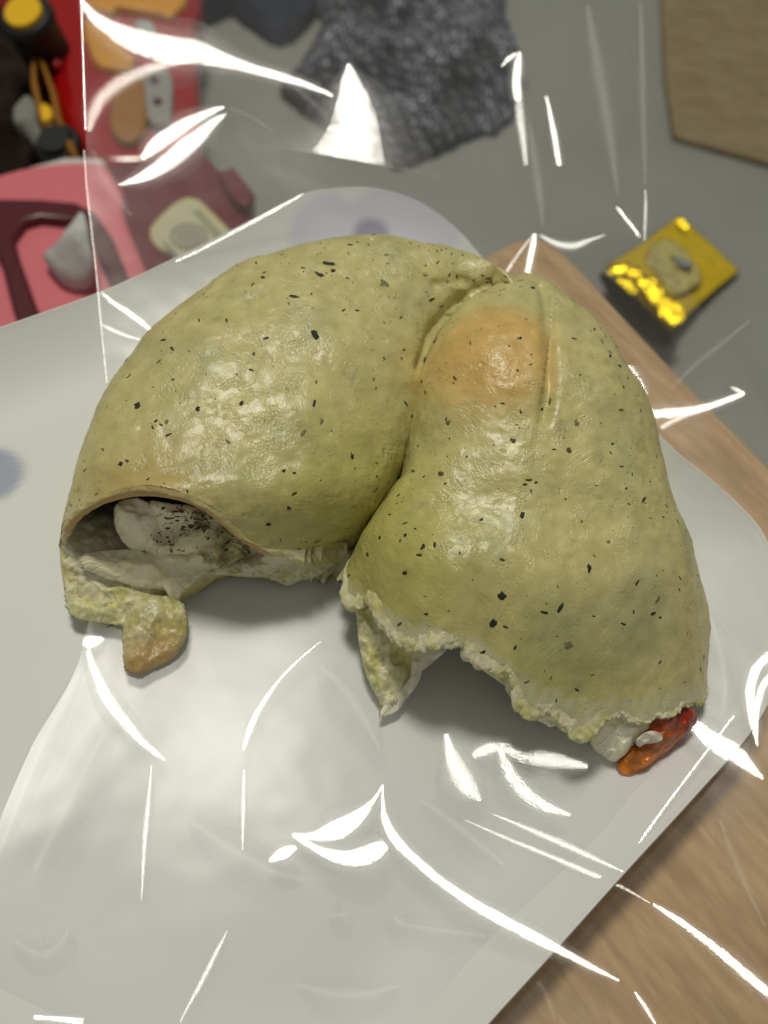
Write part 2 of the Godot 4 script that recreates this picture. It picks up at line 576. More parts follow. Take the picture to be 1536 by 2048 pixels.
func make_bread() -> void:
	var bread := thing("bread", "half eaten olive green herb bread ring with torn ends", "bread")
	var nu := 250
	var nv := 381
	var left := dough(v3([-51.8, 12, 15.8, -50.4, 18.6, 14.9, -47.2, 24.5, 14.7, -42.5, 29.2, 13.5, -36.4, 32, 12.2, -29.6, 32, 12.2, -23.6, 29.1, 13.1, -19.5, 23.9, 13.9, -13.9, 20.5, 12, -8.7, 17.9, 8.8, -4.6, 14, 5, -6, 8.7, 7, -11.8, 7.3, 9.9, -18.1, 6.4, 11.2, -24.2, 6.1, 11.9, -29.1, 6.3, 16.3, -33.9, 6.5, 20.9, -39.2, 6.5, 24.9, -45.7, 7.1, 25.8, -49.7, 9.2, 21.4, -51.2, 18, 8.8, -50.1, 23.3, 8.7, -47.1, 27.2, 8.3, -42.3, 30.1, 7.8, -35.7, 31.9, 7, -26.7, 32.5, 6, -17.7, 31.9, 4.9, -11.1, 30.1, 4.2, -6.3, 27.2, 3.6, -3.3, 23.3, 3.3, -2.3, 18, 3.1, -3.3, 12.3, 3.3, -6.3, 9.6, 3.6, -11.1, 7.9, 4.2, -17.7, 6.8, 4.9, -26.7, 6.5, 6, -35.7, 6.8, 7, -42.3, 7.9, 7.8, -47.1, 9.6, 8.3, -50.1, 12.3, 8.7, -51.4, 18, -5.9, -50.3, 24.1, -5.9, -47.1, 28.5, -5.9, -41.9, 31.8, -5.9, -34.9, 33.8, -6, -25.3, 34.5, -6, -15.7, 33.8, -6.1, -8.7, 31.8, -6.1, -3.5, 28.5, -6.2, -0.3, 24.1, -6.2, 0.8, 18, -6.2, -0.3, 12.3, -6.2, -3.5, 9.6, -6.2, -8.7, 7.9, -6.1, -15.7, 6.8, -6.1, -25.3, 6.5, -6, -34.9, 6.8, -6, -41.9, 7.9, -5.9, -47.1, 9.6, -5.9, -50.3, 12.3, -5.9, -49.2, 18, -17.2, -48.1, 24.4, -17.2, -44.9, 29.1, -17.2, -39.7, 32.6, -17.1, -32.7, 34.8, -17, -23.1, 35.5, -16.9, -13.5, 34.8, -16.8, -6.5, 32.6, -16.8, -1.3, 29.1, -16.7, 1.9, 24.4, -16.7, 3, 18, -16.7, 1.9, 12.3, -16.7, -1.3, 9.6, -16.7, -6.5, 7.9, -16.8, -13.5, 6.8, -16.8, -23.1, 6.5, -16.9, -32.7, 6.8, -17, -39.7, 7.9, -17.1, -44.9, 9.6, -17.2, -48.1, 12.3, -17.2, -45, 18, -27.4, -44, 24.4, -27.3, -40.9, 29.1, -27.2, -36.1, 32.6, -26.9, -29.5, 34.8, -26.6, -20.4, 35.5, -26.2, -11.4, 34.8, -25.8, -4.8, 32.6, -25.4, 0.1, 29.1, -25.2, 3.1, 24.4, -25.1, 4.1, 18, -25, 3.1, 12.3, -25.1, 0.1, 9.6, -25.2, -4.8, 7.9, -25.4, -11.4, 6.8, -25.8, -20.4, 6.5, -26.2, -29.5, 6.8, -26.6, -36.1, 7.9, -26.9, -40.9, 9.6, -27.2, -44, 12.3, -27.3, -38.3, 18, -38.1, -37.3, 24.3, -38, -34.7, 28.8, -37.5, -30.3, 32.2, -36.8, -24.5, 34.3, -35.9, -16.5, 35, -34.5, -8.4, 34.3, -33.2, -2.6, 32.2, -32.2, 1.7, 28.8, -31.5, 4.4, 24.3, -31, 5.3, 18, -30.9, 4.4, 12.3, -31, 1.7, 9.6, -31.5, -2.6, 7.9, -32.2, -8.4, 6.8, -33.2, -16.5, 6.5, -34.5, -24.5, 6.8, -35.9, -30.3, 7.9, -36.8, -34.7, 9.6, -37.5, -37.3, 12.3, -38, -28.4, 18, -45.6, -27.6, 24.1, -45.4, -25.4, 28.5, -44.7, -21.9, 31.8, -43.8, -17.1, 33.8, -42.4, -10.6, 34.5, -40.6, -4, 33.8, -38.8, 0.7, 31.8, -37.5, 4.2, 28.5, -36.5, 6.4, 24.1, -35.9, 7.2, 18, -35.7, 6.4, 12.3, -35.9, 4.2, 9.6, -36.5, 0.7, 7.9, -37.5, -4, 6.8, -38.8, -10.6, 6.5, -40.6, -17.1, 6.8, -42.4, -21.9, 7.9, -43.8, -25.4, 9.6, -44.7, -27.6, 12.3, -45.4, -17.3, 18, -50.9, -16.7, 23.9, -50.6, -15.1, 28.2, -49.7, -12.6, 31.4, -48.4, -9.1, 33.3, -46.6, -4.3, 34, -44, 0.5, 33.3, -41.5, 3.9, 31.4, -39.7, 6.5, 28.2, -38.3, 8.1, 23.9, -37.5, 8.7, 18, -37.2, 8.1, 12.3, -37.5, 6.5, 9.6, -38.3, 3.9, 7.9, -39.7, 0.5, 6.8, -41.5, -4.3, 6.5, -44, -9.1, 6.8, -46.6, -12.6, 7.9, -48.4, -15.1, 9.6, -49.7, -16.7, 12.3, -50.6, -7.4, 18, -52.3, -7.1, 23.7, -52, -5.9, 27.9, -51.2, -4.1, 30.9, -49.8, -1.7, 32.9, -47.9, 1.6, 33.5, -45.2, 5, 32.9, -42.6, 7.4, 30.9, -40.7, 9.2, 27.9, -39.3, 10.3, 23.7, -38.4, 10.7, 18, -38.1, 10.3, 12.3, -38.4, 9.2, 9.6, -39.3, 7.4, 7.9, -40.7, 5, 6.8, -42.6, 1.6, 6.5, -45.2, -1.7, 6.8, -47.9, -4.1, 7.9, -49.8, -5.9, 9.6, -51.2, -7.1, 12.3, -52, 2.6, 17, -51.8, 2.8, 23.1, -51.6, 3.5, 27.5, -50.8, 4.5, 30.8, -49.6, 5.8, 32.8, -48, 7.7, 33.5, -45.8, 9.5, 32.8, -43.6, 10.9, 30.8, -42, 11.9, 27.5, -40.8, 12.5, 23.1, -40.1, 12.7, 17, -39.8, 12.5, 11.8, -40.1, 11.9, 9.4, -40.8, 10.9, 7.8, -42, 9.5, 6.8, -43.6, 7.7, 6.5, -45.8, 5.8, 6.8, -48, 4.5, 7.8, -49.6, 3.5, 9.4, -50.8, 2.8, 11.8, -51.6, 16.9, 17, -37.2, 16.8, 23.1, -37.3, 16.5, 27.5, -37.9, 16, 30.8, -38.9, 15.4, 32.8, -40.2, 14.5, 33.5, -41.9, 13.6, 32.8, -43.7, 12.9, 30.8, -45, 12.4, 27.5, -45.9, 12.1, 23.1, -46.5, 12, 17, -46.7, 12.1, 11.8, -46.5, 12.4, 9.4, -45.9, 12.9, 7.8, -45, 13.6, 6.8, -43.7, 14.5, 6.5, -41.9, 15.4, 6.8, -40.2, 16, 7.8, -38.9, 16.5, 9.4, -37.9, 16.8, 11.8, -37.3, 15.7, 17, -52.1, 15.7, 21.2, -51.8, 15.9, 24.3, -50.9, 16.3, 26.6, -49.3, 16.7, 28, -47.3, 17.3, 28.5, -44.4, 17.9, 28, -41.6, 18.4, 26.6, -39.5, 18.7, 24.3, -38, 18.9, 21.2, -37.1, 19, 17, -36.7, 18.9, 11.8, -37.1, 18.7, 9.4, -38, 18.4, 7.8, -39.5, 17.9, 6.8, -41.6, 17.3, 6.5, -44.4, 16.7, 6.8, -47.3, 16.3, 7.8, -49.3, 15.9, 9.4, -50.9, 15.7, 11.8, -51.8]), 11, nu, nv, false)
	var right := dough(v3([23.8, 17, -55.2, 23.7, 19, -55.1, 23.2, 20.5, -54.9, 22.5, 21.6, -54.6, 21.6, 22.3, -54.2, 20.2, 22.5, -53.7, 18.9, 22.3, -53.1, 18, 21.6, -52.7, 17.2, 20.5, -52.4, 16.8, 19, -52.2, 16.7, 17, -52.1, 16.8, 14.5, -52.2, 17.2, 13.4, -52.4, 18, 12.6, -52.7, 18.9, 12.1, -53.1, 20.2, 12, -53.7, 21.6, 12.1, -54.2, 22.5, 12.6, -54.6, 23.2, 13.4, -54.9, 23.7, 14.5, -55.1, 22.5, 18, -51.3, 22.2, 22.1, -51.2, 21.4, 25, -51, 20.1, 27.2, -50.6, 18.3, 28.5, -50, 15.9, 29, -49.3, 13.5, 28.5, -48.5, 11.8, 27.2, -48, 10.5, 25, -47.6, 9.7, 22.1, -47.3, 9.4, 18, -47.2, 9.7, 13.1, -47.3, 10.5, 10.7, -47.6, 11.8, 9.2, -48, 13.5, 8.3, -48.5, 15.9, 8, -49.3, 18.3, 8.3, -50, 20.1, 9.2, -50.6, 21.4, 10.7, -51, 22.2, 13.1, -51.2, 31.2, 19, -43, 30.6, 25.1, -42.8, 28.9, 29.5, -42.5, 26.1, 32.8, -41.9, 22.3, 34.8, -41.1, 17.2, 35.5, -39.9, 12, 34.8, -38.8, 8.3, 32.8, -38, 5.5, 29.5, -37.4, 3.7, 25.1, -37, 3.2, 19, -36.9, 3.7, 12.8, -37, 5.5, 9.9, -37.4, 8.3, 8, -38, 12, 6.9, -38.8, 17.2, 6.5, -39.9, 22.3, 6.9, -41.1, 26.1, 8, -41.9, 28.9, 9.9, -42.5, 30.6, 12.8, -42.8, 38, 19, -33.9, 37.2, 26, -33.7, 34.9, 31.1, -33.2, 31.2, 34.9, -32.4, 26.2, 37.2, -31.3, 19.3, 38, -29.8, 12.4, 37.2, -28.2, 7.3, 34.9, -27.1, 3.6, 31.1, -26.3, 1.3, 26, -25.8, 0.5, 19, -25.6, 1.3, 12.8, -25.8, 3.6, 9.9, -26.3, 7.3, 8, -27.1, 12.4, 6.9, -28.2, 19.3, 6.5, -29.8, 26.2, 6.9, -31.3, 31.2, 8, -32.4, 34.9, 9.9, -33.2, 37.2, 12.8, -33.7, 43.5, 19, -24.9, 42.6, 26.2, -24.7, 40, 31.4, -24.1, 35.8, 35.3, -23.1, 30.2, 37.7, -21.7, 22.4, 38.5, -19.8, 14.6, 37.7, -17.9, 9, 35.3, -16.5, 4.8, 31.4, -15.5, 2.2, 26.2, -14.9, 1.3, 19, -14.7, 2.2, 12.8, -14.9, 4.8, 9.9, -15.5, 9, 8, -16.5, 14.6, 6.9, -17.9, 22.4, 6.5, -19.8, 30.2, 6.9, -21.7, 35.8, 8, -23.1, 40, 9.9, -24.1, 42.6, 12.8, -24.7, 46.9, 18, -16.2, 45.9, 24.8, -16, 43.2, 29.8, -15.3, 38.6, 33.5, -14.3, 32.6, 35.7, -13, 24.2, 36.5, -11.1, 15.8, 35.7, -9.3, 9.8, 33.5, -7.9, 5.3, 29.8, -6.9, 2.5, 24.8, -6.3, 1.5, 18, -6.1, 2.5, 12.3, -6.3, 5.3, 9.6, -6.9, 9.8, 7.9, -7.9, 15.8, 6.8, -9.3, 24.2, 6.5, -11.1, 32.6, 6.8, -13, 38.6, 7.9, -14.3, 43.2, 9.6, -15.3, 45.9, 12.3, -16, 49.8, 17, -9.2, 48.7, 23.6, -9, 45.6, 28.5, -8.4, 40.5, 32, -7.4, 33.7, 34.2, -6, 24.3, 35, -4.2, 14.9, 34.2, -2.4, 8.1, 32, -1, 3.1, 28.5, -0, -0.1, 23.6, 0.6, -1.1, 17, 0.8, -0.1, 11.8, 0.6, 3.1, 9.4, -0, 8.1, 7.8, -1, 14.9, 6.8, -2.4, 24.3, 6.5, -4.2, 33.7, 6.8, -6, 40.5, 7.8, -7.4, 45.6, 9.4, -8.4, 48.7, 11.8, -9, 53.1, 16, -3.5, 51.9, 22.3, -3.3, 48.4, 26.8, -2.7, 42.8, 30.2, -1.7, 35.3, 32.3, -0.4, 24.8, 33, 1.5, 14.4, 32.3, 3.3, 6.9, 30.2, 4.6, 1.2, 26.8, 5.6, -2.2, 22.3, 6.2, -3.4, 16, 6.4, -2.2, 11.3, 6.2, 1.2, 9.1, 5.6, 6.9, 7.6, 4.6, 14.4, 6.8, 3.3, 24.8, 6.5, 1.5, 35.3, 6.8, -0.4, 42.8, 7.6, -1.7, 48.4, 9.1, -2.7, 51.9, 11.3, -3.3, 57.8, 14, 4.7, 54.1, 19.9, 7, 49.3, 24.7, 9.5, 42.8, 27.5, 11.7, 35, 29.3, 13.4, 25.9, 30.8, 13.9, 17.2, 31.6, 13.2, 9.4, 30.7, 13.8, 3.1, 26.7, 13, -1.3, 21.2, 11.1, -4.1, 15, 8.3, -2.3, 10.2, 6, 2.9, 8.4, 5.6, 9.3, 7.2, 5.1, 16.7, 6.7, 4.7, 25.5, 6.5, 4.3, 34.3, 6.6, 4.1, 41.6, 7.1, 4.3, 47.9, 7.8, 4.5, 53.2, 9, 4.1, 59.2, 10, 11.7, 56.5, 14.6, 18.1, 50.3, 17.6, 22.7, 42.7, 18, 26.1, 34.7, 18.2, 28.3, 27.1, 20.4, 27.3, 20.2, 23.3, 23.9, 12.2, 25, 23.7, 5.1, 22, 20.9, -0.2, 17.5, 16.3, -4.9, 14, 10.4, -2.3, 9, 5.8, 4.8, 7.7, 5.5, 11.9, 6.7, 5.5, 19.1, 6.6, 6.2, 26.2, 6.5, 7.4, 33.3, 6.5, 9, 40.3, 6.5, 10.8, 47.4, 6.5, 12.3, 54.6, 6.5, 12.2]), 10, nu, nv, true)
	var lp: PackedVector3Array = left[0]
	var rp: PackedVector3Array = right[0]
	# torn rims: ragged along the roll
	for b in nv:
		for a in 10:
			var k := pow(1.0 - a / 10.0, 2.0)
			var i := (nu - 1 - a) * nv + b
			var q := rp[i]
			var out := (rp[(nu - 1) * nv + b] - rp[(nu - 12) * nv + b]).normalized()
			rp[i] += out * k * (0.0030 * bumps.get_noise_3dv(q * 105.0) + 0.0007 * bumps.get_noise_3dv(q * 330.0) + 0.0004 * bumps.get_noise_3dv(q * 1400.0))
			if q.y < 0.012:
				i = a * nv + b
				q = lp[i]
				out = (lp[b] - lp[12 * nv + b]).normalized()
				lp[i] += out * k * (0.0016 * ragged.get_noise_3dv(q * 500.0) + 0.0008 * ragged.get_noise_3dv(q * 1500.0))
	part("crust", grid_mesh(lp, nu, nv, true, left[2], left[1]), M.crust, bread)
	part("crust", grid_mesh(rp, nu, nv, true, right[2], right[1]), M.crust, bread)

	# the hollow mouth on the left: over the thick rim and into the hole
	var rim := lp.slice(0, nv)
	var inward: Vector3 = (lp[40 * nv + nv / 4] - lp[nv / 4])
	inward.y = 0.0
	inward = inward.normalized()
	var rows := 90
	var cp := patch(v3([-51.8, 12, 15.8, -50.4, 18.6, 14.9, -47.2, 24.5, 14.7, -42.5, 29.2, 13.5, -36.4, 32, 12.2, -29.6, 32, 12.2, -23.6, 29.1, 13.1, -19.5, 23.9, 13.9, -13.9, 20.5, 12, -8.7, 17.9, 8.8, -4.6, 14, 5, -6, 8.7, 7, -11.8, 7.3, 9.9, -18.1, 6.4, 11.2, -24.2, 6.1, 11.9, -29.1, 6.3, 16.3, -33.9, 6.5, 20.9, -39.2, 6.5, 24.9, -45.7, 7.1, 25.8, -49.7, 9.2, 21.4, -50.7, 13.6, 16.6, -49.4, 19.2, 15.8, -46.6, 24.3, 15.3, -42.5, 28.3, 14.2, -37.4, 30.7, 13, -31.6, 31.2, 12.8, -26.2, 29.8, 13.3, -22.1, 25.8, 14.1, -17.7, 22.4, 13.4, -13.9, 19, 11.5, -11.2, 14.9, 8.9, -12.7, 10.9, 10.2, -17.2, 9.7, 12.2, -22, 9.3, 13.3, -26.7, 9.2, 14.1, -30.9, 9.4, 16.7, -35, 9.7, 19.2, -39.3, 9.9, 21.3, -44.3, 10.4, 21.8, -48, 11.7, 19.6, -49.7, 14, 15.8, -48.4, 18.7, 15.2, -46.1, 22.8, 14.3, -42.7, 26.2, 13.4, -38.5, 28.2, 12.3, -33.8, 29.2, 11.7, -28.9, 29.2, 11.9, -24.9, 26.6, 12.6, -21.7, 23, 13.3, -19.2, 19, 12.6, -17.9, 14.5, 11.3, -19.5, 11.9, 11.8, -22.6, 11, 12.9, -26, 11, 13.9, -29.4, 11.1, 14.7, -32.7, 11.2, 15.5, -36.2, 11.6, 16, -39.6, 12, 16.2, -43, 12.5, 16.3, -46.5, 13, 16.3, -49.8, 13.7, 10.8, -48.6, 18.2, 10.2, -46.3, 22.3, 9.3, -43, 25.6, 8.4, -38.8, 27.6, 7.3, -34.3, 28.6, 6.8, -29.5, 28.6, 7, -25.5, 26.1, 7.6, -22.3, 22.5, 8.3, -20, 18.5, 7.6, -18.6, 14.2, 6.4, -20.2, 11.6, 6.8, -23.3, 10.7, 7.9, -26.6, 10.7, 8.9, -29.9, 10.8, 9.7, -33.2, 11, 10.5, -36.5, 11.3, 10.9, -39.9, 11.7, 11.2, -43.3, 12.2, 11.3, -46.7, 12.7, 11.3, -49.9, 14.2, 2.8, -48.7, 18.6, 2.1, -46.5, 22.5, 1.4, -43.3, 25.7, 0.5, -39.3, 27.6, -0.6, -35, 28.5, -1.1, -30.4, 28.5, -0.9, -26.5, 26.1, -0.3, -23.5, 22.7, 0.4, -21.2, 18.9, -0.3, -20, 14.7, -1.5, -21.5, 12.2, -1.1, -24.5, 11.4, 0, -27.6, 11.4, 0.9, -30.8, 11.5, 1.7, -33.9, 11.6, 2.5, -37.2, 12, 2.9, -40.4, 12.4, 3.1, -43.6, 12.8, 3.2, -46.8, 13.3, 3.2, -46.5, 15.2, -3.7, -45.6, 18.4, -4.1, -44, 21.3, -4.7, -41.6, 23.7, -5.4, -38.6, 25.1, -6.2, -35.4, 25.8, -6.5, -32, 25.8, -6.4, -29.1, 24, -5.9, -26.9, 21.5, -5.5, -25.2, 18.6, -5.9, -24.2, 15.5, -6.8, -25.4, 13.7, -6.5, -27.6, 13.1, -5.7, -29.9, 13.1, -5.1, -32.3, 13.1, -4.4, -34.6, 13.2, -3.9, -37, 13.5, -3.6, -39.4, 13.8, -3.4, -41.8, 14.1, -3.3, -44.2, 14.5, -3.3, -35.5, 17.8, -6, -35.5, 17.9, -6, -35.4, 17.9, -6, -35.3, 18, -6, -35.3, 18.1, -6, -35.2, 18.1, -6.1, -35.1, 18.1, -6.1, -35, 18, -6, -34.9, 17.9, -6, -34.9, 17.9, -6, -34.8, 17.8, -6.1, -34.9, 17.7, -6.1, -34.9, 17.7, -6, -35, 17.7, -6, -35.1, 17.7, -6, -35.1, 17.7, -6, -35.2, 17.7, -6, -35.3, 17.7, -6, -35.4, 17.7, -6, -35.4, 17.7, -6]), 7, rows, nv, true)
	var cc := PackedColorArray()
	for a in rows:
		var t := float(a) / (rows - 1) * 6.0
		for b in nv:
			var i := a * nv + b
			var join := 1.0 - smoothstep(0.0, 0.7, t)
			var q := cp[i] + (rim[b] - cp[b]) * join if a > 0 else rim[b]
			var high := smoothstep(0.0125, 0.020, q.y)
			var loose := smoothstep(0.1, 0.8, t)
			var k := q * 420.0
			q += (Vector3.UP * 0.00045 - inward * 0.0004) * loose * (1.0 - 0.7 * high) * (bumps.get_noise_3dv(k) + 0.5 * bumps.get_noise_3dv(k * 2.3))
			cp[i] = q
			var tone := 0.9 + 0.2 * blotch.get_noise_3dv(q * 400.0)
			var skin := bread_color(q)
			var pale := Color(0.86, 0.82, 0.60).lerp(Color(0.68, 0.64, 0.34), clampf(0.3 + 1.2 * blotch.get_noise_3dv(q * 220.0), 0.0, 1.0))
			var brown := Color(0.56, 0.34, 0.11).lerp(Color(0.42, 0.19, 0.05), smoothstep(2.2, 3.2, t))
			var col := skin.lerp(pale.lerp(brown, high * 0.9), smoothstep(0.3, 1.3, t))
			col = col.lerp(Color(0.03, 0.032, 0.036), smoothstep(2.7, 3.7, t))  # shade deep in the hole, painted into the colour
			cc.append(col * tone)
	for b in nv: cp[b] = rim[b]
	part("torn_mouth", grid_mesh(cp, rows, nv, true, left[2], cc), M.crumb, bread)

	# the torn face of the right end, set back under the crust
	var last := rp.slice((nu - 1) * nv, nu * nv)
	var back: Vector3 = (rp[(nu - 40) * nv + nv / 4] - rp[(nu - 1) * nv + nv / 4])
	back.y = 0.0
	back = back.normalized()
	var mid := Vector3.ZERO
	for q in last: mid += q / nv
	var rings := 60
	cp = PackedVector3Array()
	cc = PackedColorArray()
	for a in rings:
		var r := 1.0 - float(a) / (rings - 1) * 0.999
		for b in nv:
			var q := mid.lerp(last[b], r)
			q += back * (0.012 * (1.0 - pow(r, 4.0)) + 0.0020 * bumps.get_noise_3dv(q * 350.0) * smoothstep(0.0, 0.08, 1.0 - r))
			q.y += 0.0012 * bumps.get_noise_3dv(q * 600.0) * smoothstep(0.0, 0.08, 1.0 - r)
			cp.append(q)
			var k := 1.0 + 0.2 * bumps.get_noise_3dv(q * 500.0)
			cc.append(Color(0.66 * k, 0.62 * k, 0.38 * k))
	part("torn_crumb", grid_mesh(cp, rings, nv, true, right[2], cc), M.crumb, bread)

	# the broken crumb along the torn crust: a porous ledge under the skin
	for half in 2:
		var lines: PackedVector3Array = (last if half == 0 else rim).slice(0 if half == 0 else nv * 72 / 220, nv * 111 / 220 if half == 0 else nv * 134 / 220)
		var count := 460 if half == 0 else 150
		var edge := curve(lines, count, false)
		var ledge := PackedVector3Array()
		var tc := PackedColorArray()
		var away := -back if half == 0 else -inward
		for k in count:
			var ends := smoothstep(0.0, 40.0, minf(k, count - 1 - k))
			var low := 0.0044 + 0.0014 * bumps.get_noise_3dv(edge[k] * 260.0)
			var run := (edge[mini(k + 2, count - 1)] - edge[maxi(k - 2, 0)]).cross(Vector3.UP).normalized()
			if run.dot(away) < 0.0: run = -run
			var ahead := (run + 0.4 * away).normalized()
			var small_ := 0.45 if half == 0 and k < 150 else 1.0
			low *= small_
			var far := 0.0019 + 0.0009 * bumps.get_noise_3dv(edge[k] * 160.0 + Vector3(3, 3, 3))
			for s in 24:
				var t := s / 23.0
				var q := edge[k] + Vector3(0, -low * t * ends, 0) + ahead * (far * sin(PI * minf(1.0, t * 1.25)) * small_ - 0.002 * pow(t, 3.0)) * ends
				var j := q * 1250.0
				var rough := smoothstep(0.0, 0.15, t) * ends
				q += ahead * rough * (0.00022 * bumps.get_noise_3dv(j * 0.7) + 0.00015 * bumps.get_noise_3dv(j * 1.9))
				q.y += rough * 0.00020 * bumps.get_noise_3dv(j * 0.8 + Vector3(40, 0, 0))
				ledge.append(q)
				var g := 1.0 + 0.22 * bumps.get_noise_3dv(j * 0.4)
				var yellow := clampf(0.4 + 0.9 * bumps.get_noise_3dv(q * 240.0), 0.0, 1.0)
				var col := Vector3(0.74, 0.70, 0.46).lerp(Vector3(0.60, 0.56, 0.22), yellow) * g
				tc.append(Color(col.x, col.y, col.z))
		part("torn_edge", grid_mesh(ledge, count, 24, false, false, tc), M.crumb, bread)

	make_filling(bread)
	make_herbs(bread, lp, rp)

func crumb_color(p: Vector3, r: float) -> Color:
	var base := Vector3(0.82, 0.78, 0.52).lerp(Vector3(0.66, 0.62, 0.25), clampf(0.5 + 1.3 * blotch.get_noise_3dv(p * 210.0), 0.0, 1.0))
	base *= 1.0 + 0.25 * bumps.get_noise_3dv(p * 900.0)
	base = base.lerp(Vector3(0.70, 0.68, 0.50), smoothstep(0.85, 1.0, r) * 0.5)
	return Color(base.x, base.y, base.z)

func flap_color(p: Vector3, r: float) -> Color:
	var base := crumb_color(p, r)
	var bake := bell(p.distance_to(Vector3(-0.02998, 0.00800, 0.03014)), 0.006) + 0.5 * bell(p.distance_to(Vector3(-0.03468, 0.00800, 0.03254)), 0.004)
	return base.lerp(Color(0.60, 0.33, 0.11), clampf(bake, 0.0, 1.0) * 0.75)

func cheese_color(p: Vector3, _r: float) -> Color:
	var base := Vector3(0.95, 0.88, 0.63) * (1.0 + 0.12 * blotch.get_noise_3dv(p * 300.0))
	# the herb paste lies to the right
	var more := smoothstep((Vector3(-0.03583, 0.02000, 0.01526)).x, (Vector3(-0.02246, 0.02000, 0.01297)).x, p.x + 0.003 * bumps.get_noise_3dv(p * 260.0))
	base = base.lerp(Vector3(0.42, 0.38, 0.12), more * 0.85)
	base = base.lerp(Vector3(0.12, 0.11, 0.025), smoothstep(0.2, 0.8, more) * clampf(0.45 + 1.2 * blotch.get_noise_3dv(p * 330.0), 0.0, 1.0))
	base = base.lerp(Vector3(0.62, 0.45, 0.18), 0.4 * smoothstep(0.15, 0.5, blotch.get_noise_3dv(p * 240.0 + Vector3(7, 7, 7))))
	return Color(base.x, base.y, base.z)

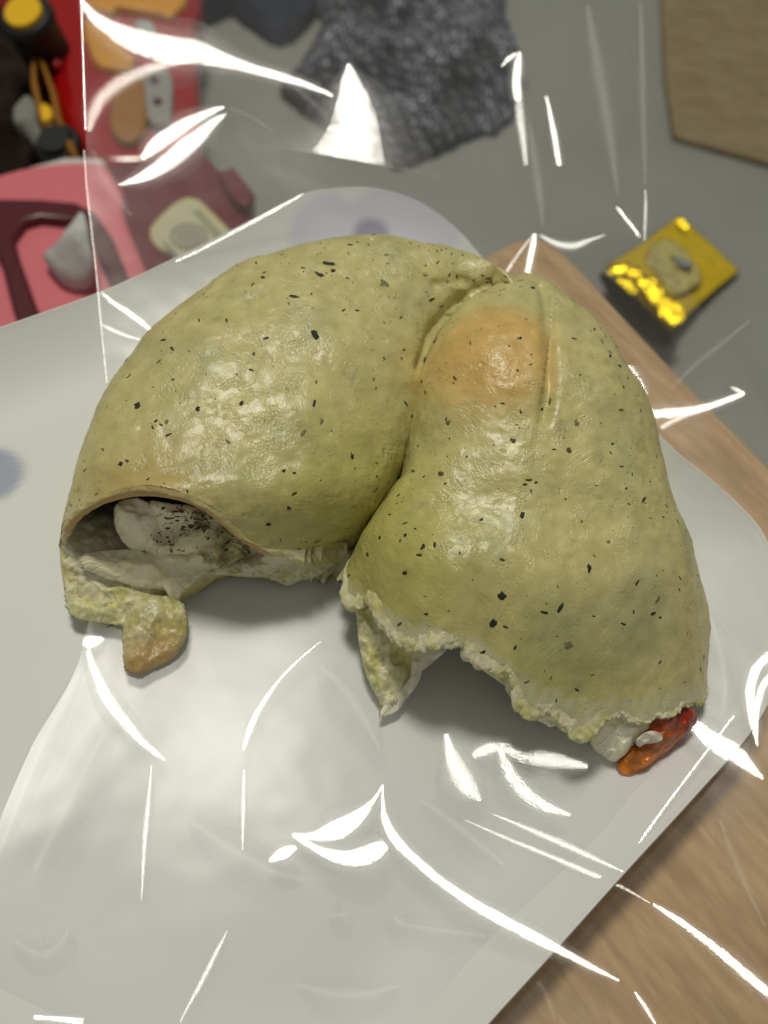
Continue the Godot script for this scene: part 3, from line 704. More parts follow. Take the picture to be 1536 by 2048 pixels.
func make_filling(bread: Node3D) -> void:
	var herbed := lump(v3([-38, 21, 9.9, -33.3, 22.5, 9.2, -27.8, 20.5, 8.4, -23.6, 17, 8.7, -20.9, 14, 10.2, -22.9, 11.5, 12, -26.7, 10.5, 14, -32.3, 11.5, 15.3, -36.3, 13.5, 15.5, -38.5, 17.5, 12.8]), 0.004, 2.4, 0.0020, 160.0, 0.06, 0.004, cheese_color, 200, 60)
	part("cheese_filling", herbed, M.cheese, bread)
	part("cheese_lump", lump(v3([-42.7, 20.5, 11.1, -40.4, 22, 10, -37.3, 22, 10.1, -35.5, 19, 11.6, -36.1, 15.5, 14, -38.8, 15, 15.2, -41.1, 16.5, 14.6, -42.5, 19, 13.1]), 0.0040, 2.2, 0.0014, 170.0, 0.05, 0.004, func(p: Vector3, _r: float) -> Color: return cheese_color(p + Vector3(-0.012, 0, 0), 0.0), 140, 36), M.cheese, bread)
	specks("herb_specks", herbed.surface_get_arrays(0)[Mesh.ARRAY_VERTEX], herbed.surface_get_arrays(0)[Mesh.ARRAY_NORMAL], 240, 0.00022, 0.0006, bread, (Vector3(-0.03660, 0.02000, 0.01544)).x)
	part("cheese_smear", lump(v3([-47, 14, 17.6, -42.2, 14.2, 15.4, -36.5, 14.2, 14.8, -29.2, 14, 13.5, -23.6, 13, 11.6, -24.7, 11.6, 12.9, -27.7, 10.6, 15.1, -29.8, 9.6, 17.9, -31.1, 8.6, 21, -32.6, 9.8, 19.2, -37.8, 11.2, 19.8, -43.5, 12.6, 20, -46.5, 13.6, 19.3]), 0.0020, 1.7, 0.0012, 240.0, 0.10, 0.002, func(p: Vector3, r: float) -> Color: return cheese_color(p + Vector3(-0.005, 0, 0), r).lerp(crumb_color(p, r), 0.2), 200, 40), M.cheese, bread)
	part("torn_lip", lump(v3([-50.4, 10, 18.7, -45.4, 10.5, 20.2, -38.7, 10, 20, -32.9, 9, 19.8, -28.7, 8, 21.2, -32.1, 7.2, 23, -35.5, 7.5, 25.9, -39.2, 8, 25.9, -43, 8, 26.2, -47.3, 8.5, 26, -49.1, 9.5, 22.4]), 0.0014, 2.0, 0.0008, 300.0, 0.06, 0.002, crumb_color, 200, 36), M.crumb, bread)
	part("torn_flap", lump(v3([-37.7, 9.5, 23, -34.4, 10, 20.2, -29.8, 9.5, 20.2, -28, 8.5, 23.5, -27.9, 8, 27, -29.3, 7.5, 29.8, -31.9, 7.5, 32.2, -33.6, 7.8, 33.4, -35.8, 7.8, 33.1, -37, 8.2, 30, -38, 8.8, 27.1]), 0.0016, 2.6, 0.0006, 300.0, 0.05, 0.0012, flap_color, 200, 36), M.crust, bread)
	part("torn_crumb", lump(v3([-21, 13.5, 9.1, -17.5, 15, 7.3, -12, 14, 6.8, -7.1, 13, 5, -4.8, 11, 5.4, -6.3, 9, 7, -8.6, 7.5, 9, -11.8, 7, 10.5, -13.7, 7, 11.9, -16.8, 7.5, 11.7, -19.8, 9, 11.2]), 0.0018, 2.2, 0.0013, 300.0, 0.08, 0.003, crumb_color, 200, 40), M.crumb, bread)
	# right end
	part("torn_flap", lump(v3([-1.1, 13.5, 15.4, 3.4, 15, 16, 10.6, 14, 18.1, 11.4, 11.8, 19.6, 10.5, 9.5, 22.5, 9.7, 8.5, 25.8, 9, 7.8, 28.6, 6.8, 7.2, 30.1, 5.3, 7.4, 28.6, 3.1, 8, 26.2, 1.2, 9, 22.6, -0.2, 11, 19.2]), 0.0018, 2.6, 0.0011, 320.0, 0.05, 0.002, crumb_color, 220, 44), M.crumb, bread)
	part("cheese_smear", lump(v3([9.1, 12, 21.1, 11.2, 12.5, 19.9, 14.5, 12.8, 19.8, 14.1, 11.8, 20.8, 11.9, 10.3, 21.6, 11.5, 8.6, 24.8, 10, 7, 27.9, 8.8, 6.6, 30.2, 6.4, 6.6, 31.7, 6.4, 6.8, 30, 8.6, 7.4, 28.2, 9.3, 8.5, 25, 9.6, 10.5, 21.3]), 0.0006, 1.6, 0.0004, 400.0, 0.05, 0.0008, solid(0.95, 0.90, 0.70, 0.05), 220, 24), M.cheese, bread)
	part("torn_crumb", lump(v3([17.6, 17.5, 21.4, 21.7, 17.5, 21.5, 26.5, 15.5, 23.8, 31.3, 13.5, 25.9, 36.9, 12.5, 25.4, 34.1, 11, 26.4, 29.9, 11, 26.6, 27.3, 11.8, 25.6, 25.2, 12.8, 24.1, 24.4, 14.2, 22.5, 20.9, 15.8, 21.9]), 0.0010, 2.0, 0.0008, 320.0, 0.07, 0.003, crumb_color, 220, 36), M.crumb, bread)
	part("cheese_smear", lump(v3([28.9, 11.5, 25.7, 33.8, 11.5, 25.5, 41.1, 12, 24.5, 40.7, 10.5, 24.9, 37.6, 9.8, 25.6, 36, 9.2, 26.2, 34.2, 8.5, 27.8, 32.6, 8.8, 27.5, 30.4, 9.8, 27.1]), 0.0006, 1.8, 0.0004, 500.0, 0.05, 0.001, solid(0.92, 0.88, 0.70, 0.05), 200, 24), M.cheese, bread)
	part("cheese_filling", lump(v3([39.3, 10.5, 25.8, 41.4, 12.5, 25, 45.6, 13.5, 24, 50.9, 13.5, 22.9, 50, 11.5, 25, 48.8, 9.8, 26.6, 47.8, 8, 28.6, 45.7, 7, 30.8, 44, 7, 30.4, 41.5, 7.6, 29.2, 40.2, 9, 27.3]), 0.0046, 2.4, 0.0013, 280.0, 0.06, 0.004, solid(0.97, 0.93, 0.70, 0.05), 220, 44), M.cheese, bread)
	part("tomato_piece", lump(v3([48.6, 12, 24.6, 49.7, 14, 22.6, 52.7, 14, 21.1, 56.7, 12, 21.5, 57.5, 10.8, 22.7, 56.3, 9.5, 24.8, 54.2, 8.2, 27.1, 51.4, 7, 30.1, 48.1, 6.2, 32.8, 45.9, 6.6, 31.2, 47.6, 8.5, 28.5]), 0.0034, 2.4, 0.0011, 260.0, 0.04, 0.004, func(p: Vector3, _r: float) -> Color:
		var t := smoothstep((Vector3(0.05265, 0.01200, 0.02196)).z, (Vector3(0.04705, 0.00800, 0.03259)).z, p.z)
		var k := 1.0 + 0.5 * bumps.get_noise_3dv(p * 420.0)
		return Color(0.34, 0.035, 0.012).lerp(Color(0.58, 0.17, 0.012), t) * k, 200, 40), M.tomato, bread)
	part("cheese_smear", lump(v3([46.9, 13.5, 28.7, 48.8, 14.5, 27.2, 51, 13.8, 27.2, 51, 13.2, 28, 48.9, 13, 28.6, 48, 12.2, 29.2]), 0.0005, 2.0, 0.0004, 600.0, 0.10, 0.002, solid(0.80, 0.70, 0.58, 0.05), 100, 14), M.cheese, bread)
	part("toasted_scrap", lump(v3([39.4, 15, 26.6, 41.3, 16, 25.9, 43.4, 15.8, 25.8, 41.6, 15, 26.5]), 0.0004, 2.0, 0.0003, 600.0, 0.06, 0.001, solid(0.50, 0.22, 0.06, 0.15), 60, 10), M.crumb, bread)

func flake_mesh(k: int) -> ArrayMesh:
	var pts := PackedVector3Array()
	var n := 9
	for i in n:
		var a := TAU * i / n
		var r := 0.5 * (0.70 + 0.42 * ragged.get_noise_2d(i * 7.3 + k * 31.0, k * 3.1) + 0.12 * sin(2.0 * a + k))
		pts.append(Vector3(cos(a) * r, 0.0, sin(a) * r))
	var st := SurfaceTool.new()
	st.begin(Mesh.PRIMITIVE_TRIANGLES)
	for i in n:
		var a := pts[i]
		var b := pts[(i + 1) % n]
		var top := Vector3(0, 0.16, 0)
		for q in [top, a + Vector3(0, 0.06, 0), b + Vector3(0, 0.06, 0), a + Vector3(0, 0.06, 0), a - Vector3(0, 0.12, 0), b + Vector3(0, 0.06, 0), b + Vector3(0, 0.06, 0), a - Vector3(0, 0.12, 0), b - Vector3(0, 0.12, 0)]:
			st.add_vertex(q)
	st.generate_normals()
	return st.commit()

func make_herbs(bread: Node3D, lp: PackedVector3Array, rp: PackedVector3Array) -> void:
	var shapes: Array[ArrayMesh] = []
	for k in 6: shapes.append(flake_mesh(k))
	var all := lp + rp
	var nl := grid_normals(lp, 250, 381, true)
	var nr := grid_normals(rp, 250, 381, true)
	var normals := nl + nr
	var kinds := [M.herb, M.herb_brown, M.herb_dark, M.herb_pale]
	# the large flakes, where they lie: x, y, z, length, width, turn, tone
	var list := [-22.5, 35.4, -27.0, 2.5, 0.7, -5.2, 0.0, -17.4, 35.4, -20.0, 2.1, 1.5, 43.3, 0.0, -18.5, 34.8, -36.4, 2.9, 1.2, -5.3, 0.0, -19.3, 35.0, -33.7, 2.1, 0.9, 33.9, 0.0, -17.2, 35.0, -35.1, 1.2, 0.8, -15.9, 0.0, -28.7, 34.1, -32.2, 1.0, 0.4, -2.6, 0.0, -28.5, 34.4, -30.8, 1.2, 0.7, 10.2, 0.0, -22.5, 34.8, -34.1, 1.0, 0.4, -15.9, 0.0, -15.7, 33.9, -42.7, 1.2, 0.5, -2.7, 0.0, -8.0, 34.3, -35.4, 2.9, 2.2, -60.3, 3.0, 12.8, 33.6, -42.2, 1.6, 1.1, -39.1, 1.0, 17.2, 35.7, -39.6, 1.2, 0.8, -27.8, 0.0, 15.2, 35.3, -39.7, 1.0, 0.7, -74.1, 3.0, 0.4, 31.5, -36.2, 1.6, 0.6, -49.7, 0.0, 7.3, 32.5, -10.2, 1.2, 0.9, -14.5, 3.0, 27.3, 36.6, -12.9, 1.4, 1.0, -71.1, 3.0, 17.7, 35.6, -7.3, 1.0, 0.8, -14.3, 1.0, 26.6, 35.7, -8.0, 1.3, 1.0, -35.7, 1.0, 7.5, 31.7, -1.2, 1.3, 1.0, -14.1, 1.0, 21.0, 32.7, 4.0, 1.4, 1.0, -88.0, 0.0, 20.6, 33.9, -0.9, 0.9, 0.5, -25.1, 0.0, 32.8, 31.0, 10.0, 1.7, 0.8, -85.9, 0.0, 20.1, 29.5, 16.5, 2.0, 1.3, 26.1, 0.0, 20.0, 26.7, 19.9, 2.0, 1.1, -74.8, 0.0, 29.4, 29.0, 16.0, 2.4, 0.7, -86.6, 0.0, 31.7, 25.1, 20.7, 2.5, 1.8, -42.0, 3.0, 1.5, 27.5, -25.7, 1.6, 1.0, 44.7, 0.0, 3.7, 31.0, -27.5, 1.2, 0.5, 45.3, 0.0, -42.2, 31.4, -2.2, 1.6, 1.3, -39.4, 0.0, -31.9, 33.7, -2.5, 1.1, 0.9, -14.6, 0.0, -25.5, 34.3, -4.5, 1.2, 0.7, -96.0, 0.0, -25.7, 35.0, -10.8, 1.0, 0.4, -2.5, 0.0, -38.3, 32.1, 1.7, 0.9, 0.4, 48.6, 0.0, -38.2, 32.3, 0.7, 0.7, 0.5, -14.5, 0.0, -36.4, 32.7, 0.6, 1.3, 0.7, -89.5, 3.0, -6.6, 30.0, -2.0, 0.9, 0.8, -14.2, 0.0, -14.9, 28.2, 8.4, 0.9, 0.7, -13.8, 0.0, -17.6, 26.2, 11.3, 1.0, 0.9, -13.7, 0.0, -15.2, 33.1, -2.3, 1.7, 0.9, -77.3, 3.0, 7.0, 30.2, 11.4, 1.2, 0.8, -35.0, 0.0, 4.0, 28.6, 9.4, 0.9, 0.6, -35.3, 0.0, 5.0, 27.1, 15.1, 1.4, 0.6, -24.2, 0.0, -1.0, 22.2, 10.7, 1.0, 0.7, 9.0, 1.0, 44.6, 26.3, 12.5, 1.3, 0.6, -32.7, 0.0, 40.0, 26.5, 15.6, 1.1, 0.4, 9.1, 0.0, 19.2, 23.6, 23.8, 1.1, 0.5, -12.8, 0.0, 28.7, 35.7, -33.6, 1.2, 0.4, -71.9, 0.0, 30.0, 34.0, -35.7, 1.0, 0.3, -47.2, 0.0, 33.5, 32.0, -34.1, 1.6, 0.4, -46.7, 0.0, 31.6, 36.4, -27.7, 1.0, 0.7, -71.2, 0.0, 33.4, 35.7, -26.9, 0.9, 0.7, -36.9, 0.0, 1.0, 25.7, -15.1, 0.9, 0.5, -14.6, 0.0, 2.6, 29.1, -20.3, 1.0, 0.5, -14.8, 0.0, 21.6, 37.4, -14.1, 0.8, 0.5, -72.0, 0.0, -16.6, 31.8, 4.4, 0.9, 0.6, -86.1, 0.0, -14.8, 31.5, 4.2, 0.7, 0.5, -14.1, 0.0, -14.4, 33.8, -7.7, 1.6, 0.6, -94.0, 0.0, -12.9, 33.1, -5.4, 1.3, 0.7, -77.0, 3.0, -41.6, 30.3, 8.6, 1.1, 0.8, -81.2, 0.0, -40.8, 30.6, 7.9, 1.1, 0.4, 29.6, 1.0, -32.0, 34.8, -19.6, 1.5, 0.4, 59.6, 0.0, -36.6, 33.7, -19.6, 1.2, 0.4, 59.0, 0.0, -41.6, 31.8, -15.4, 1.5, 0.5, 3.7, 0.0, -27.1, 32.7, -38.6, 0.9, 0.4, -16.0, 0.0, 46.3, 25.3, 12.8, 0.8, 0.4, -13.0, 0.0, 30.3, 32.5, 2.5, 0.7, 0.5, -13.7, 3.0, 15.8, 38.1, -24.7, 0.8, 0.5, -73.4, 0.0, 24.3, 35.8, -7.5, 0.8, 0.4, -14.3, 0.0, 9.6, 26.2, 20.6, 0.8, 0.5, -23.7, 0.0, 15.0, 32.2, 6.0, 0.8, 0.5, -13.7, 0.0, 0.2, 25.2, 8.9, 0.8, 0.5, -74.0, 0.0, 35.3, 31.5, 4.7, 1.1, 0.6, -34.1, 3.0]
	for i in range(0, list.size(), 7):
		var at := Vector3(list[i], list[i + 1], list[i + 2]) * 0.001
		var best := 0
		var d := INF
		for k in all.size():
			var e := absf(all[k].x - at.x) + absf(all[k].z - at.z) + absf(all[k].y - at.y)
			if e < d:
				d = e
				best = k
		var n := normals[best]
		if n.y < 0.0: n = -n
		var turn: float = deg_to_rad(list[i + 5])
		var x := Vector3(cos(turn), 0, sin(turn))
		x = (x - n * x.dot(n)).normalized()
		var z := x.cross(n).normalized()
		var f := part("herb_flake", shapes[(i / 7) % 6], kinds[int(list[i + 6])], bread)
		var l: float = list[i + 3] * 0.00115
		var w: float = list[i + 4] * 0.00125
		f.transform = Transform3D(Basis(x * l, n * 0.0003, z * w), all[best] + n * (0.00004 if list[i + 6] != 3 else -0.00001))
	specks("herb_specks", all, normals, 1700, 0.00015, 0.00060, bread, -1.0)

func specks(called: String, at: PackedVector3Array, normals: PackedVector3Array, count: int, small: float, spread: float, bread: Node3D, from_x: float) -> void:
	var mm := MultiMesh.new()
	mm.transform_format = MultiMesh.TRANSFORM_3D
	mm.use_colors = true
	mm.mesh = flake_mesh(8)
	mm.instance_count = count
	var put := 0
	while put < count:
		var k := rng.randi_range(0, at.size() - 1)
		var n := normals[k]
		if n.y < 0.0: n = -n
		if at[k].y < 0.008 or at[k].x + rng.randf() * 0.006 < from_x: continue
		var a := rng.randf() * TAU
		var x := Vector3(cos(a), 0, sin(a))
		x = (x - n * x.dot(n)).normalized()
		var s := small + spread * pow(rng.randf(), 2.6)
		mm.set_instance_transform(put, Transform3D(Basis(x * s * rng.randf_range(1.0, 2.6), n * 0.0003, x.cross(n) * s), at[k]))
		var tone := pow(rng.randf(), 1.6)
		mm.set_instance_color(put, Color(0.025, 0.024, 0.010).lerp(Color(0.20, 0.18, 0.06), tone))
		put += 1
	var o := MultiMeshInstance3D.new()
	o.name = called
	o.multimesh = mm
	o.material_override = M.speck
	o.set_meta("kind", "stuff")
	bread.add_child(o, true)

# ------------------------------------------------------------------ bag
func make_bag() -> void:
	var bag := thing("plastic_bag", "clear crinkled plastic bag lying open under the bread and over the plate", "bag")
	var nu := 260
	var nv := 200
	var p := patch(v3([-88.4, 26, -112.1, -63.3, 24, -124.2, -33.2, 25, -133.2, -11.3, 23, -144.1, 14, 25, -149.9, 38.5, 24, -160.1, -79, 21, -83, -55.2, 19, -93.3, -26.5, 19.5, -102, -5.4, 18.5, -110.1, 17.5, 20, -115.5, 41, 19.5, -123.7, -70, 15.2, -56.5, -47, 14.2, -65.8, -20.9, 14.6, -76.1, -0.5, 14.6, -82.3, 19.3, 15.6, -87.1, 41.5, 15.8, -93.5, -61.9, 12.2, -36.1, -41.9, 12.4, -46.7, -19.2, 12.8, -58.3, 2.5, 13, -64.3, 21.3, 14, -71.5, 44.2, 14, -79.6, -54.9, 10.3, -18.7, -36.5, 8.8, -25.9, -14.2, 7, -35.7, 9.5, 7.5, -44.1, 31.4, 10.5, -51.5, 56.8, 13, -63, -48.4, 9.8, 4.7, -30.8, 6, -4.1, -9.2, 6, -11.7, 15.3, 6, -18.9, 40.2, 6.8, -30.5, 71.4, 12.5, -37, -43.5, 7.5, 31.2, -24.8, 6.2, 21.8, -3.9, 6.2, 14.1, 19.9, 6, 7.5, 46.4, 6.2, 0.4, 76.5, 12.5, -5.7, -45.8, 8.2, 48.9, -24.2, 6.6, 42.1, -1, 6.8, 36.3, 23.8, 6.6, 30.8, 50.3, 7, 26, 78.2, 13, 21.9, -46.1, 9, 64.5, -23.1, 7, 59.3, 1.3, 7.2, 55.1, 27.2, 7.2, 50.5, 52.5, 8.8, 46.4, 79.8, 13, 43.9, -44, 8.5, 77.9, -21, 7, 73.8, 3.2, 7, 70.5, 29.3, 7.3, 66.8, 54.7, 9.2, 62.7, 81.2, 12, 60.5, -40.5, 6.8, 91.7, -18.1, 6.8, 88.1, 5.5, 7, 84.3, 30.9, 9, 80.9, 56.2, 11, 76.8, 82.6, 11, 73.2]), 11, nu, nv, false)
	for i in p.size():
		var q := p[i]
		var lift := smoothstep(0.0060, 0.0075, q.y)
		q.y += (0.00014 * bumps.get_noise_3dv(q * 45.0) + 0.00003 * bumps.get_noise_3dv(q * 160.0)) * (0.35 + 0.65 * lift)
		p[i] = q
	part("film", grid_mesh(p, nu, nv, false, grid_normals(p, nu, nv, false)[nv * 5 + 5].y < 0.0), M.film, bag)
	fold(bag, 0, [-80.6642, 33.6269, -92.5047, -80.0154, 33.3249, -91.8785, -79.0609, 32.8971, -90.9946, -77.9179, 32.4787, -90.1985, -76.5919, 32.1116, -89.6086, -75.0747, 31.7555, -89.1032, -73.4634, 31.4202, -88.6710, -71.7678, 31.1025, -88.2952, -69.9762, 30.8072, -87.9904, -68.1546, 30.5552, -87.7947, -66.3073, 30.3535, -87.7267, -64.4287, 30.1958, -87.7672, -62.5706, 30.0818, -87.8998, -60.7683, 30.0351, -88.1874, -58.9861, 30.0320, -88.5682, -57.1714, 30.0000, -88.8384, -55.3196, 29.9062, -88.9020, -53.4369, 29.7836, -88.8541, -51.4877, 29.6589, -88.7769, -49.4379, 29.5374, -88.6864, -47.3215, 29.4159, -88.5641, -45.2039, 29.3081, -88.4410, -43.1101, 29.2222, -88.3393, -41.0158, 29.1499, -88.2371, -38.9132, 29.0794, -88.1000, -36.7554, 29.0089, -87.9224, -34.5903, 28.9409, -87.7091, -32.5523, 28.8683, -87.4438, -30.5369, 28.7714, -87.0701, -28.6504, 28.6676, -86.6477, -27.3431, 28.5982, -86.3426], [0.1286, 0.9384, 0.3209, 0.1270, 0.9390, 0.3197, 0.1246, 0.9398, 0.3181, 0.1216, 0.9407, 0.3168, 0.1180, 0.9414, 0.3159, 0.1138, 0.9421, 0.3153, 0.1093, 0.9428, 0.3149, 0.1045, 0.9434, 0.3147, 0.0994, 0.9440, 0.3146, 0.0942, 0.9445, 0.3148, 0.0888, 0.9448, 0.3153, 0.0833, 0.9451, 0.3160, 0.0778, 0.9453, 0.3169, 0.0725, 0.9453, 0.3181, 0.0671, 0.9452, 0.3196, 0.0616, 0.9452, 0.3207, 0.0562, 0.9453, 0.3214, 0.0506, 0.9454, 0.3219, 0.0448, 0.9456, 0.3223, 0.0388, 0.9457, 0.3227, 0.0325, 0.9458, 0.3230, 0.0262, 0.9459, 0.3233, 0.0200, 0.9460, 0.3236, 0.0137, 0.9460, 0.3240, 0.0074, 0.9460, 0.3242, 0.0010, 0.9459, 0.3243, -0.0055, 0.9459, 0.3244, -0.0116, 0.9459, 0.3242, -0.0176, 0.9459, 0.3239, -0.0232, 0.9460, 0.3233, -0.0271, 0.9460, 0.3229], [0.3011, 0.4274, 0.6093, 0.8023, 0.9882, 1.1854, 1.4051, 1.6808, 1.9793, 2.2112, 2.3394, 2.4008, 2.4176, 2.4047, 2.3471, 2.2218, 1.9909, 1.6922, 1.4156, 1.1800, 0.9667, 0.8094, 0.7421, 0.7309, 0.7083, 0.6539, 0.5882, 0.5056, 0.3856, 0.2488, 0.1515])
	fold(bag, 1, [-71.8651, 24.9226, -66.2537, -71.9362, 25.2253, -67.3142, -72.0230, 25.6591, -68.8222, -72.0159, 26.0725, -70.2767, -71.9082, 26.4045, -71.4718, -71.7065, 26.7138, -72.6130, -71.3212, 27.0240, -73.8159, -70.7023, 27.3543, -75.1577, -69.8958, 27.6890, -76.5601, -68.9567, 28.0000, -77.9054, -67.8843, 28.2749, -79.1520, -66.6778, 28.5266, -80.3393, -65.3942, 28.7627, -81.4722, -64.0342, 28.9849, -82.5535, -62.5966, 29.1921, -83.5786, -61.1366, 29.3873, -84.5419, -59.5035, 29.5833, -85.5163, -57.8475, 29.7683, -86.4269, -56.6821, 29.9009, -87.0543], [0.1130, 0.9578, 0.2644, 0.1128, 0.9571, 0.2669, 0.1126, 0.9561, 0.2705, 0.1120, 0.9552, 0.2739, 0.1113, 0.9545, 0.2768, 0.1103, 0.9538, 0.2795, 0.1087, 0.9531, 0.2825, 0.1064, 0.9524, 0.2858, 0.1036, 0.9516, 0.2893, 0.1003, 0.9509, 0.2928, 0.0967, 0.9503, 0.2960, 0.0928, 0.9497, 0.2992, 0.0886, 0.9491, 0.3022, 0.0842, 0.9486, 0.3051, 0.0796, 0.9481, 0.3079, 0.0750, 0.9476, 0.3106, 0.0698, 0.9471, 0.3133, 0.0646, 0.9466, 0.3159, 0.0610, 0.9462, 0.3177], [0.3908, 0.5580, 0.7914, 0.9819, 1.0817, 1.1380, 1.1837, 1.2371, 1.2799, 1.2897, 1.2479, 1.1727, 1.0972, 1.0361, 0.9747, 0.9020, 0.7992, 0.6850, 0.6036])
	fold(bag, 0, [-48.9340, 24.2224, -81.5914, -49.4089, 24.1435, -81.2809, -50.1078, 24.0252, -80.8111, -50.9559, 23.8605, -80.1636, -51.9831, 23.6398, -79.2957, -53.1556, 23.3774, -78.2479, -54.3048, 23.0993, -77.1273, -55.3878, 22.8071, -75.9466, -56.4469, 22.5000, -74.6941, -57.4443, 22.1974, -73.4431, -58.3810, 21.9037, -72.2105, -59.2568, 21.6134, -70.9804, -60.0336, 21.3300, -69.7773, -60.7316, 21.0236, -68.4927, -61.3317, 20.7233, -67.2363, -61.7402, 20.5162, -66.3596], [0.0385, 0.9524, 0.3025, 0.0400, 0.9526, 0.3016, 0.0422, 0.9529, 0.3004, 0.0449, 0.9533, 0.2987, 0.0482, 0.9539, 0.2964, 0.0520, 0.9545, 0.2937, 0.0557, 0.9552, 0.2907, 0.0593, 0.9559, 0.2877, 0.0628, 0.9566, 0.2845, 0.0662, 0.9573, 0.2813, 0.0693, 0.9580, 0.2781, 0.0723, 0.9587, 0.2750, 0.0750, 0.9594, 0.2719, 0.0774, 0.9601, 0.2687, 0.0796, 0.9608, 0.2655, 0.0811, 0.9613, 0.2633], [0.1016, 0.2032, 0.3498, 0.5073, 0.6756, 0.8546, 1.0105, 1.1396, 1.2459, 1.3070, 1.3308, 1.3100, 1.2003, 0.9245, 0.5611, 0.2986])
	fold(bag, 0, [-47.9841, 24.3582, -79.5587, -48.5102, 24.1971, -78.9780, -49.2720, 23.9594, -78.1123, -50.1174, 23.6541, -77.0004, -51.0072, 23.2655, -75.5862, -51.9764, 22.8158, -73.9251, -52.9854, 22.3678, -72.2244, -54.0135, 21.9323, -70.5224, -55.0801, 21.5000, -68.7807, -56.2085, 21.0989, -67.0908, -57.4087, 20.7288, -65.4495, -58.6696, 20.3898, -63.8592, -59.9847, 20.1080, -62.4200, -61.5325, 19.8872, -61.0928, -63.1336, 19.7228, -59.9141, -64.2542, 19.6184, -59.1016], [0.0365, 0.9535, 0.2993, 0.0382, 0.9539, 0.2978, 0.0408, 0.9544, 0.2956, 0.0436, 0.9552, 0.2928, 0.0467, 0.9561, 0.2893, 0.0501, 0.9572, 0.2852, 0.0536, 0.9582, 0.2809, 0.0572, 0.9593, 0.2766, 0.0609, 0.9603, 0.2722, 0.0648, 0.9613, 0.2679, 0.0689, 0.9622, 0.2636, 0.0732, 0.9630, 0.2594, 0.0776, 0.9637, 0.2556, 0.0826, 0.9642, 0.2519, 0.0877, 0.9646, 0.2485, 0.0913, 0.9649, 0.2462], [0.1011, 0.2545, 0.4747, 0.7055, 0.9577, 1.2197, 1.4025, 1.4697, 1.4588, 1.3927, 1.2699, 1.0927, 0.8890, 0.6315, 0.3478, 0.1473])
	fold(bag, 0, [-26.6296, 28.0203, -97.8853, -26.3212, 27.7096, -96.9986, -25.8770, 27.2661, -95.7213, -25.4061, 26.8034, -94.3747, -24.9243, 26.3525, -93.0455, -24.4159, 25.8834, -91.6469, -23.9419, 25.4160, -90.2411, -23.5149, 24.9572, -88.8502, -23.1221, 24.5000, -87.4525, -22.7856, 24.0420, -86.0438, -22.5110, 23.5800, -84.6150, -22.2922, 23.1174, -83.1755, -22.1344, 22.6617, -81.7490, -22.0554, 22.1666, -80.1929, -22.0366, 21.6792, -78.6498, -22.0292, 21.3419, -77.5709], [-0.0324, 0.9393, 0.3415, -0.0331, 0.9400, 0.3396, -0.0341, 0.9409, 0.3369, -0.0352, 0.9419, 0.3341, -0.0363, 0.9428, 0.3313, -0.0375, 0.9438, 0.3283, -0.0386, 0.9448, 0.3253, -0.0396, 0.9458, 0.3223, -0.0404, 0.9468, 0.3193, -0.0411, 0.9478, 0.3162, -0.0416, 0.9488, 0.3130, -0.0420, 0.9499, 0.3098, -0.0421, 0.9509, 0.3066, -0.0420, 0.9520, 0.3031, -0.0418, 0.9531, 0.2996, -0.0416, 0.9539, 0.2971], [0.1040, 0.4578, 0.9607, 1.4508, 1.8744, 2.2853, 2.6836, 3.0654, 3.4347, 3.8029, 4.1699, 4.5356, 4.9117, 5.3502, 5.7986, 6.1126])
	fold(bag, 0, [8.0810, 27.3410, -113.9582, 8.0751, 27.1231, -113.4103, 8.0732, 26.8044, -112.6029, 8.1166, 26.4276, -111.6255, 8.2107, 25.9916, -110.4701, 8.3498, 25.5000, -109.1442, 8.5587, 25.0014, -107.7612, 8.9082, 24.4530, -106.1783, 9.3263, 23.9001, -104.5382, 9.6250, 23.5158, -103.3837], [-0.1358, 0.9209, 0.3654, -0.1357, 0.9213, 0.3643, -0.1356, 0.9220, 0.3626, -0.1356, 0.9228, 0.3606, -0.1357, 0.9237, 0.3583, -0.1359, 0.9247, 0.3556, -0.1363, 0.9258, 0.3527, -0.1371, 0.9269, 0.3494, -0.1381, 0.9280, 0.3461, -0.1388, 0.9288, 0.3437], [0.1081, 0.2321, 0.4039, 0.5394, 0.6068, 0.6381, 0.6453, 0.6206, 0.5720, 0.5356])
	fold(bag, 1, [9.2313, 27.0655, -101.9735, 9.5138, 26.6400, -100.7161, 9.9223, 26.0399, -98.9193, 10.3743, 25.4559, -97.1253, 10.8425, 24.9707, -95.5764, 11.3541, 24.5000, -94.0309, 11.9089, 23.9797, -92.3053, 12.5921, 23.3023, -90.0399, 13.3156, 22.5846, -87.5942, 13.8235, 22.0863, -85.8642], [-0.1387, 0.9277, 0.3467, -0.1394, 0.9286, 0.3440, -0.1404, 0.9298, 0.3402, -0.1415, 0.9310, 0.3364, -0.1427, 0.9320, 0.3331, -0.1440, 0.9330, 0.3298, -0.1455, 0.9341, 0.3261, -0.1473, 0.9355, 0.3212, -0.1491, 0.9370, 0.3159, -0.1505, 0.9381, 0.3121], [0.4213, 0.5182, 0.6496, 0.7339, 0.7366, 0.6928, 0.6258, 0.5240, 0.3996, 0.3106])
	fold(bag, 0, [7.7577, 26.1645, -115.1317, 7.3624, 26.0035, -114.8705, 6.8006, 25.7692, -114.4822, 6.2582, 25.5000, -113.9946, 5.7552, 25.1606, -113.3096, 5.2720, 24.7873, -112.5249, 4.9359, 24.5236, -111.9647], [-0.1346, 0.9210, 0.3655, -0.1334, 0.9214, 0.3649, -0.1317, 0.9220, 0.3641, -0.1301, 0.9226, 0.3630, -0.1286, 0.9234, 0.3616, -0.1271, 0.9243, 0.3600, -0.1260, 0.9249, 0.3588], [0.1632, 0.2197, 0.2943, 0.3265, 0.2740, 0.1793, 0.1088])
